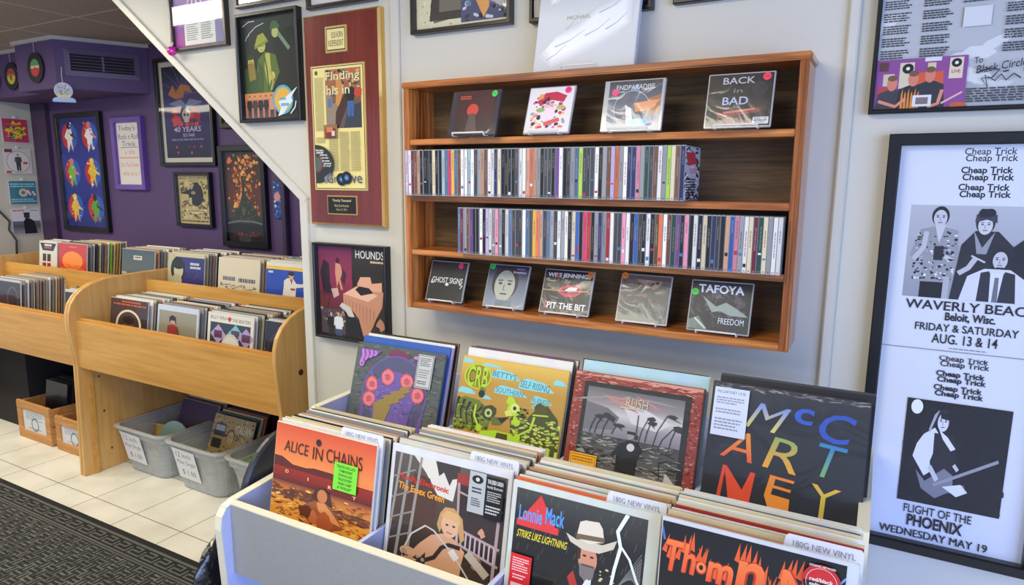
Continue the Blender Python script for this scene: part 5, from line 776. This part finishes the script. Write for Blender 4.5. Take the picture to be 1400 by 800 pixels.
def cov(bgc, fn=None, k=.55):
    def f(w, h):
        A = Art(w, h, bgc, vk=k)
        if fn: fn(A)
        return A.remap([(0, 0), (1, 1)], [(0, 0), (.9999, k), (1, 1)])
    return f
def a1(A): A.rect(0, 0, 1, 1, (62, 46, 44)); A.lines(.3, .05, 0.800, 0.110, 1, (200, 90, 50), .85, 0); A.lines(.08, .14, 0.940, 0.190, 1, (206, 90, 50), .85, 0); A.ell(.5, .74, .34, .44, (226, 214, 178)); A.ell(.5, .75, .29, .39, (66, 50, 46)); A.ell(.5, .8, .14, .2, (120, 76, 50)); A.ell(.5, .6, .16, .14, (40, 30, 28))
def a2(A): A.rect(0, 0, 1, .13, (196, 206, 220)); A.grad(.04, .14, .96, 1, [(0, (150, 146, 120)), (1, (110, 100, 84))]); A.poly([(.22, 1), (.26, .56), (.38, .5), (.52, .56), (.62, 1)], (150, 50, 52)); A.ell(.38, .36, .08, None, (196, 150, 120)); A.poly([(.3, .5), (.3, .3), (.38, .24), (.46, .3), (.48, .52), (.43, .4), (.34, .4)], (40, 28, 28)); A.line([(.5, .62), (.56, .9)], .06, (96, 66, 46))
def a3(A):
    A.rect(0, 0, 1, 1, (220, 216, 200)); A.rect(.06, .24, .94, 1, (40, 60, 66)); A.text('BILLY VERA', .06, .07, .36, .09, (80, 74, 72), .0); A.text('THE BEATERS', .54, .09, .4, .09, (80, 74, 72), .0); A.poly([(.48, .05), (.53, .11), (.48, .2), (.43, .11)], (196, 50, 50))
    for x, y, c in ((.24, .55, (186, 150, 196)), (.62, .5, (120, 186, 196)), (.85, .56, (176, 146, 186))): A.poly([(x, y-.26), (x+.17, y), (x, y+.26), (x-.17, y)], c); A.poly([(x-.09, y-.1), (x+.09, y-.1), (x+.09, y+.1), (x-.09, y+.1)], (90, 60, 84))
    A.poly([(.42, .5), (.62, .5), (.52, .74)], (84, 130, 120)); A.ell(.52, .86, .2, .36, (206, 200, 192)); A.ell(.52, .9, .18, .32, (222, 216, 208)); A.line([(.5, .86), (.49, 1)], .02, (150, 140, 136)); [A.ell(x, .9, .05, .03, (70, 70, 76)) for x in (.44, .6)]
def a4(A): A.rect(0, 0, 1, 1, (34, 36, 46)); A.ell(.5, .75, .42, None, (60, 50, 60)); A.ell(.5, .75, .38, None, (34, 36, 46)); A.poly([(.3, .9), (.45, .4), (.55, .5), (.6, .9)], (150, 130, 190)); A.poly([(.45, .3), (.5, .2), (.52, .6)], (110, 170, 190)); A.line([(.2, .9), (.4, .5), (.7, .4), (.85, .7)], .02, (190, 100, 120)); A.lines(.6, .08, .9, .14, 1, (120, 120, 150), .85, 0)
RU = 'maple unit by the cream wall'; LU = 'maple unit by the grey wall'
FRW = [(-3.24, .295, cov((62, 46, 44), a1), 'brown album with cream arch, front tier of the '+RU, 'the cream arch album', 'WCGTWCWGDCC'), (-2.875, .29, cov((190, 200, 214), a2), 'album with red-shirted figure, front tier of the '+RU, 'the red shirt album', 'GWDTCWCKGG'), (-2.525, .29, cov((220, 216, 200), a3), 'cream album with coloured diamonds, front tier of the '+RU, 'the diamond album', 'WGCDCWGTGD'), (-2.17, .215, cov((34, 36, 46), a4), 'black album with fine colour swirl, beside the curved panel of the unit', 'the colour swirl album', 'WGCKDWGT')]
for x, w, art, label, what, cols in FRW:
    record(label, x, w, 1.815, .576, .298, 8, art, pm='wrap')
    stack(x, w, 1.822, .576, .30, 8, 14, .0125, cols, what+' in the wood unit', 'records behind '+what, rng, lastlean=14)
def b1(A): A.rect(0, 0, 1, 1, (40, 46, 110)); A.rect(0, 0, 1, .1, (196, 190, 150)); A.rect(0, 0, .2, 1, (180, 176, 134)); A.ell(.28, .5, .2, .4, (26, 24, 26)); A.ell(.3, .55, .13, .25, (190, 186, 150)); A.ell(.26, .86, .14, .2, (176, 170, 134)); A.ell(.3, .36, .16, .14, (24, 22, 24)); A.lines(.62, .26, 0.860, 0.350, 1, (206, 206, 216), .85, 0); A.lines(.62, .38, 0.900, 0.460, 1, (206, 206, 216), .85, 0); A.line([(.72, .8), (.84, .6)], .02, (90, 70, 120))
def b2(A): A.rect(0, 0, 1, 1, (214, 202, 172)); A.lines(.12, .56, 0.420, 0.700, 1, (90, 100, 120), .85, 0); A.lines(.5, .58, 0.900, 0.720, 1, (84, 92, 100), .85, 0); A.line([(.06, .84), (.3, .78), (.36, .92), (.6, .78), (.7, .92), (.94, .84)], .022, (110, 100, 84)); A.speck(.06, .78, .96, .94, 30, .03, [(110, 90, 76), (120, 120, 130)])
def b3(A): A.rect(0, 0, 1, 1, (30, 70, 170)); A.rect(0, 0, 1, .1, (226, 222, 206)); A.rect(0, .1, 1, .2, (236, 196, 60)); A.rect(.05, .25, .16, .31, (200, 206, 226)); A.poly([(.34, 1), (.42, .7), (.42, .5), (.5, .42), (.62, .42), (.7, .56), (.84, .56), (.88, .46), (.92, .52), (.86, .64), (.7, .68), (.68, 1)], (226, 220, 206)); A.ell(.58, .34, .06, .08, (206, 160, 130)); A.ell(.58, .29, .075, .06, (30, 26, 30)); A.poly([(.55, .44), (.62, .44), (.6, .6)], (180, 60, 50)); A.rect(.58, .7, .68, .76, (150, 60, 50))
BRW = [(-3.285, .295, cov((40, 46, 110), b1), 'navy portrait album, rear tier of the '+RU, 'the navy portrait album', 'CGTWDCWG'), (-2.885, .30, cov((214, 202, 172), b2), 'cream album with scrawled lettering, rear tier of the '+RU, 'the cream scrawl album', 'CTWGGTKC'), (-2.545, .29, cov((30, 70, 170), b3), 'bright blue album with white-suited figure, rear tier of the '+RU, 'the bright blue album', 'WGCCTGWG')]
for x, w, art, label, what, cols in BRW:
    record(label, x, w, 2.165, .756, .30, 7, art, pm='wrap'); stack(x, w, 2.172, .756, .302, 7, 13, .0155, cols, what+' in the wood unit', 'records behind '+what, rng, lastlean=10)
def d1(A): A.grad(0, 0, 1, 1, [(0, (66, 84, 84)), (.6, (84, 92, 86)), (1, (110, 104, 90))]); A.rect(.36, .2, .62, .34, (206, 200, 176)); A.lines(.4, .24, 0.580, 0.290, 1, (60, 60, 60), .85, 0); A.speck(0, .8, 1, 1, 20, .06, [(190, 180, 150), (150, 140, 120)]); A.ell(.62, .9, .1, .12, (226, 220, 200)); A.ell(.62, .92, .05, .08, (110, 104, 96))
def d2(A): A.rect(0, 0, 1, 1, (196, 52, 44)); A.lines(.38, .1, 0.640, 0.150, 1, (230, 120, 70), .85, 0); A.ell(.5, .62, .36, .34, (240, 140, 40)); A.rect(.08, .86, .92, .9, (220, 90, 40)); A.speck(.3, .76, .8, .86, 12, .05, [(226, 100, 40)], 2)
def d3(A): A.rect(0, 0, 1, 1, (216, 212, 196)); A.poly([(.04, .06), (.96, .06), (.8, .34), (.2, .34)], (30, 26, 26)); A.lines(.3, .1, 0.700, 0.180, 1, WH, .85, 0); A.lines(.3, .2, 0.700, 0.270, 1, (200, 80, 60), .85, 0); [A.rect(.2+.26*i, .46+.0*i, .4+.26*i, .74, (50, 30, 50)) for i in range(2)]; [A.rect(.2+.26*i, .8, .4+.26*i, .96, (150, 40, 50)) for i in range(2)]
LBW = [(-4.54, .2, cov((216, 212, 196), d3), 'white album with black panel, rear tier of the '+LU, 'the white panel album', 'WGC', 4), (-4.325, .3, cov((196, 52, 44), d2), 'red album with an orange sun, rear tier of the '+LU, 'the orange sun album', 'GWDCGTWLCYCGC', 13), (-3.685, .295, cov((66, 84, 84), d1), 'grey-teal landscape album, rear tier of the '+LU, 'the teal landscape album', 'TGCWGCTW', 10)]
for x, w, art, label, what, cols, n in LBW:
    record(label, x, w, 2.165, .756, .30, 6, art, pm='wrap'); stack(x, w, 2.172, .756, .302, 6, n, .0165, cols, what+' in the wood unit', 'records behind '+what, rng, lastlean=8)
def e1(A): A.rect(0, 0, 1, 1, (50, 48, 52)); A.ell(.72, .6, .2, .4, (84, 80, 84)); A.ell(.72, .62, .17, .36, (46, 44, 48)); A.rect(0, 0, 1, .06, (190, 190, 192))
record('dark grey album with faint oval, front tier of the '+LU, -4.34, .295, 1.815, .576, .31, 5, cov((50, 48, 52), e1)); stack(-4.34, .295, 1.822, .576, .312, 5, 14, .0155, 'GWGCGTGCWGCTGC', 'the faint oval album in the wood unit', 'records behind the faint oval album', rng, lastlean=6)
record('black album just showing past the curved maple panel', -3.64, .29, 1.83, .576, .30, 5, cov((30, 30, 36), lambda A: (A.ell(.3, .6, .2, .3, (64, 60, 66)), A.rect(0, 0, 1, .07, (200, 200, 200))))); stack(-3.64, .29, 1.838, .576, .302, 5, 5, .014, 'WGKDW', 'the black album in the wood unit', 'records behind the black album', rng)

# ------------------------------------------------------------------ plastic tubs with maxi singles
def rr(cx, cy, hw, hd, r, z, n=5):
    p = []
    for sx, sy, a0 in ((1, 1, 0), (-1, 1, 90), (-1, -1, 180), (1, -1, 270)):
        for k in range(n+1): a = R(a0+90*k/n); p.append((cx+sx*(hw-r)+r*math.cos(a), cy+sy*(hd-r)+r*math.sin(a), z))
    return p
def tub(label, cx, cy, hw, hd, h, paper=True):
    t = thing('storage_tub', label, 'tub', (cx, cy, 0))
    b = [(-.04, .001), (-.034, .006), (-.018, h*.62), (-.008, h*.80), (.0, h*.82), (.0, h*.97)]
    MB().loft([rr(0, 0, hw+i, hd+i, .05, z) for i, z in b]+[rr(0, 0, hw-.004+i, hd-.004+i, .05, z) for i, z in b[::-1][:-1]]+[rr(0, 0, hw-.046, hd-.046, .045, .005)], cap0=True, cap1=True).build('body', M['tub'], t, smooth=False)
    MB().loft([rr(0, 0, hw+i, hd+i, .052, z) for i, z in ((.0, h*.95), (.012, h*.955), (.014, h*.985), (.006, h), (-.004, h), (-.004, h*.95))], close=True).build('rim', M['tub'], t)
    if paper:
        A = Art(.15, .15, (222, 222, 222)); I = (50, 50, 60); A.text('12 inch', .12, .1, .66, .17, I, -.008, .1); A.text('Maxi Single', .08, .37, .82, .17, I, -.008, .1); A.text('$ 1.00', .22, .68, .6, .19, I, -.008, .05)
        x0 = -hw+.055; z0 = h*.24; s = A.build('paper_sign', PR['paper'], t, (x0, -hd-.001-.004, h*.9), (.155, .0, -.004), (.004, .03, z0-h*.9), (0, -1, .0)); s['label'] = 'handwritten white paper sign'
    return t
tub('clear plastic tub with paper sign beside the maple end panel', -3.065, 2.06, .185, .245, .235)
tub('clear plastic tub holding the tan-covered single', -2.662, 2.06, .185, .245, .235)
tub('clear plastic tub with a green clip, partly behind the grey bin', -2.262, 2.07, .185, .245, .235, False)
def g1(A): A.grad(0, 0, 1, 1, [(0, (52, 48, 88)), (.5, (60, 40, 70)), (1, (90, 40, 60))]); A.ell(.5, .6, .3, .14, (120, 50, 70))
def g2(A): A.rect(0, 0, 1, 1, (176, 150, 92)); A.speck(0, 0, 1, 1, 160, .03, [(90, 70, 40), (206, 184, 124), (50, 40, 30)]); A.rect(.07, .18, .34, .44, (60, 60, 60)); A.rect(.09, .21, .32, .33, (170, 186, 186)); A.rect(.06, .5, .3, .7, (50, 40, 36)); A.face(.5, .42, .09, (206, 176, 120), (120, 90, 50), (60, 44, 30)); A.text('ITALIAN', .58, .14, .38, .17, (226, 216, 180), .02)
record('dark purple 12 inch single leaning in the tub by the end panel', -3.12, .285, 2.0, .03, .30, 22, cov((52, 48, 88), g1, .99), pm='gloss'); stack(-3.12, .285, 2.002, .03, .30, 22, 10, .018, 'EWWKDKUKDK', 'the purple single in the tub', 'singles behind the purple single', rng, lastlean=10)
record('tan patterned single leaning in the middle plastic tub', -2.805, .285, 1.96, .03, .285, 22, cov((176, 150, 92), g2, .8), pm='gloss'); stack(-2.805, .285, 1.962, .03, .288, 22, 10, .020, 'FCWTUKKUDK', 'the tan single in the tub', 'singles behind the tan single', rng, lastlean=10)
record('black single lying back in the tub with the green clip', -2.36, .26, 2.1, .03, .27, 20, cov((30, 30, 34)), pm='gloss')
t = thing('record_single', 'small yellow-covered single in the tub by the end panel', 'record', (-3.11, 1.95, .13), (-R(15), R(-6), 0)); MB().box(-.06, .06, 0, .004, -.1, .08).build('sleeve', M['bagtop'], t); A = Art(.12, .18, (206, 170, 50)); A.rect(0, 0, .3, .4, (150, 120, 110)); A.lines(.2, .45, .9, .7, 3, (130, 90, 30)); A.up('cover_art', PR['gloss'], t, -.058, .058, -.098, .078, -.0005)
t = thing('plastic_sleeve_disc', 'pale green round disc standing in the tub by the end panel', 'record', (-2.985, 1.95, .15), (-R(14), 0, R(8))); MB().disc((0, 0), .1, -.003, 0, 40).build('disc', solid('pale_green_disc', (150, 176, 160), .2, coat=.5), t)
t = thing('plastic_clip', 'bright green plastic clip in the tub partly behind the bin', 'clip', (-2.37, 1.93, .17)); MB().box(-.05, .05, -.003, .003, -.02, .02).box(-.02, -.008, -.003, .003, .02, .05).build('grip', M['green'], t, .001); MB().box(-.045, .06, -.012, -.003, -.028, -.02).build('jaw', M['green'], t)
# ------------------------------------------------------------------ wooden crates
def crate(label, cx, y0, wd, dp, h, shape):
    t = thing('wooden_crate', label, 'crate', (cx, y0+dp/2, 0)); w, d = wd/2, dp/2
    def fr(y): return MB().box(-w, w, y, y+.014, 0, .05).box(-w, w, y, y+.014, h-.045, h).box(-w, -w+.05, y, y+.014, .05, h-.045).box(w-.05, w, y, y+.014, .05, h-.045)
    fr(-d).build('front_board', M['crate'], t, .002); MB().box(-w, w, d-.014, d, 0, h).build('rear_board', M['crate'], t, .002)
    for g in (-1, 1): MB().box(min(g*w, g*w-g*.012), max(g*w, g*w-g*.012), -d+.0145, d-.0145, .004, h*.48).box(min(g*w, g*w-g*.012), max(g*w, g*w-g*.012), -d+.0145, d-.0145, h*.5, h-.01).build('side_slat', M['crate'], t, .002)
    MB().box(-w+.013, w-.013, -d+.015, d-.015, .004, .014).build('base', M['crate'], t)
    A = Art(wd-.1, h-.1, (206, 208, 206)); I = (110, 124, 140); A.lines(.12, .14, .88, .5, 4, I, .4, .3); A.ell(.5, .66, .16, None, I); A.ell(.5, .66, .12, None, (206, 208, 206)); A.lines(.2, .84, .8, .92, 1, I); A.up('paper_label', PR['paper'], t, -w+.05, w-.05, .05, h-.045, -d+.006)
crate('wooden crate with a pale label, open and holding dark records', -3.985, 1.80, .335, .30, .215, 0)
crate('wooden crate half hidden behind the maple end panel', -3.60, 1.80, .335, .30, .19, 1)
record('black record leaning in the open wooden crate', -4.06, .215, 1.88, .016, .30, 8, cov((24, 22, 26)), pm='gloss', sleeve=(40, 38, 40)); stack(-4.06, .215, 1.882, .016, .302, 8, 6, .016, 'KDKDKK', 'the black record in the open wooden crate', 'records in the open crate', rng)

# ------------------------------------------------------------------ things by the bin: round lid, bin bag
t = thing('round_lid', 'dark grey round lid propped against the grey bin side', 'lid', (-1.285, 1.17, .49), (0, R(-3), R(90)))
MB().loft([[(r*math.cos(2*PI*k/48), y, .165+r*math.sin(2*PI*k/48)) for k in range(48)] for r, y in ((.165, .008), (.165, -.002), (.158, -.006), (.06, -.012), (.01, -.013))]).build('disc', M['disc'], t, smooth=False)
t = thing('bin_bag', 'crumpled shiny black plastic bag beside the grey bin', 'bag', (-1.32, 1.12, 0))
rg = random.Random(3); loops = []
for j, (z, sx, sy) in enumerate(((.0, .04, .14), (.03, .052, .19), (.2, .052, .21), (.36, .05, .215), (.46, .045, .21), (.52, .035, .19), (.57, .022, .15), (.61, .012, .1))):
    loops.append([(sx*(1+rg.uniform(-.25, .05))*math.cos(2*PI*k/26), sy*(1+rg.uniform(-.1, .06))*math.sin(2*PI*k/26)-(.06 if z > .5 else 0), z*(1 if j in (0,) else rg.uniform(.97, 1.03))) for k in range(26)])
MB().loft(loops).build('bag', M['bag'], t, smooth=True)

# ------------------------------------------------------------------ rug
RX0, RX1, RY1 = -5.2, -.4, 1.466
t = thing('rug', 'black entrance rug with grey greek key border on the tile floor', 'rug', ((RX0+RX1)/2, RY1-.7, 0)); OR = t.location
MB().box(RX0, RX1, RY1-1.6, RY1, .0005, .007).build('backing', M['rugblack'], t, .002, origin=OR)
MB().box(RX0+.12, RX1-.12, RY1-1.48, RY1-.125, .0072, .0088).build('woven_center', M['weave'], t, 0, origin=OR)
L = RX1-RX0-.06; A = Art(L, .096, None, eps=4e-5); Gk = (100, 100, 92); n = int(L/.084); A.rect(0, .02, 1, .14, Gk); A.rect(0, .8, 1, .88, Gk); A.rect(0, .93, 1, .99, (96, 96, 90)); A.k += 1
for i in range(n):
    def q(a, b): return ((i+a)/n, .24+.46*b)
    for (a, b), (c, d) in (((.12, .05), (.62, .05)), ((.62, .05), (.62, .5)), ((.12, .5), (.62, .5)), ((.12, .5), (.12, .95)), ((.12, .95), (.9, .95)), ((.9, .25), (.9, .95))):
        (x0, y0), (x1, y1) = q(a, b), q(c, d); wx, wy = .05/n, .04
        A.rect(min(x0, x1)-wx, min(y0, y1)-wy, max(x0, x1)+wx, max(y0, y1)+wy, Gk, up=False)
A.build('border_pattern', solid('rug_border_thread', (92, 92, 86), .95, var=.25, scale=120), t, (RX0+.03-OR.x, RY1-.026-OR.y, .0072), (L, 0, 0), (0, -.096, 0), (0, 0, 1))
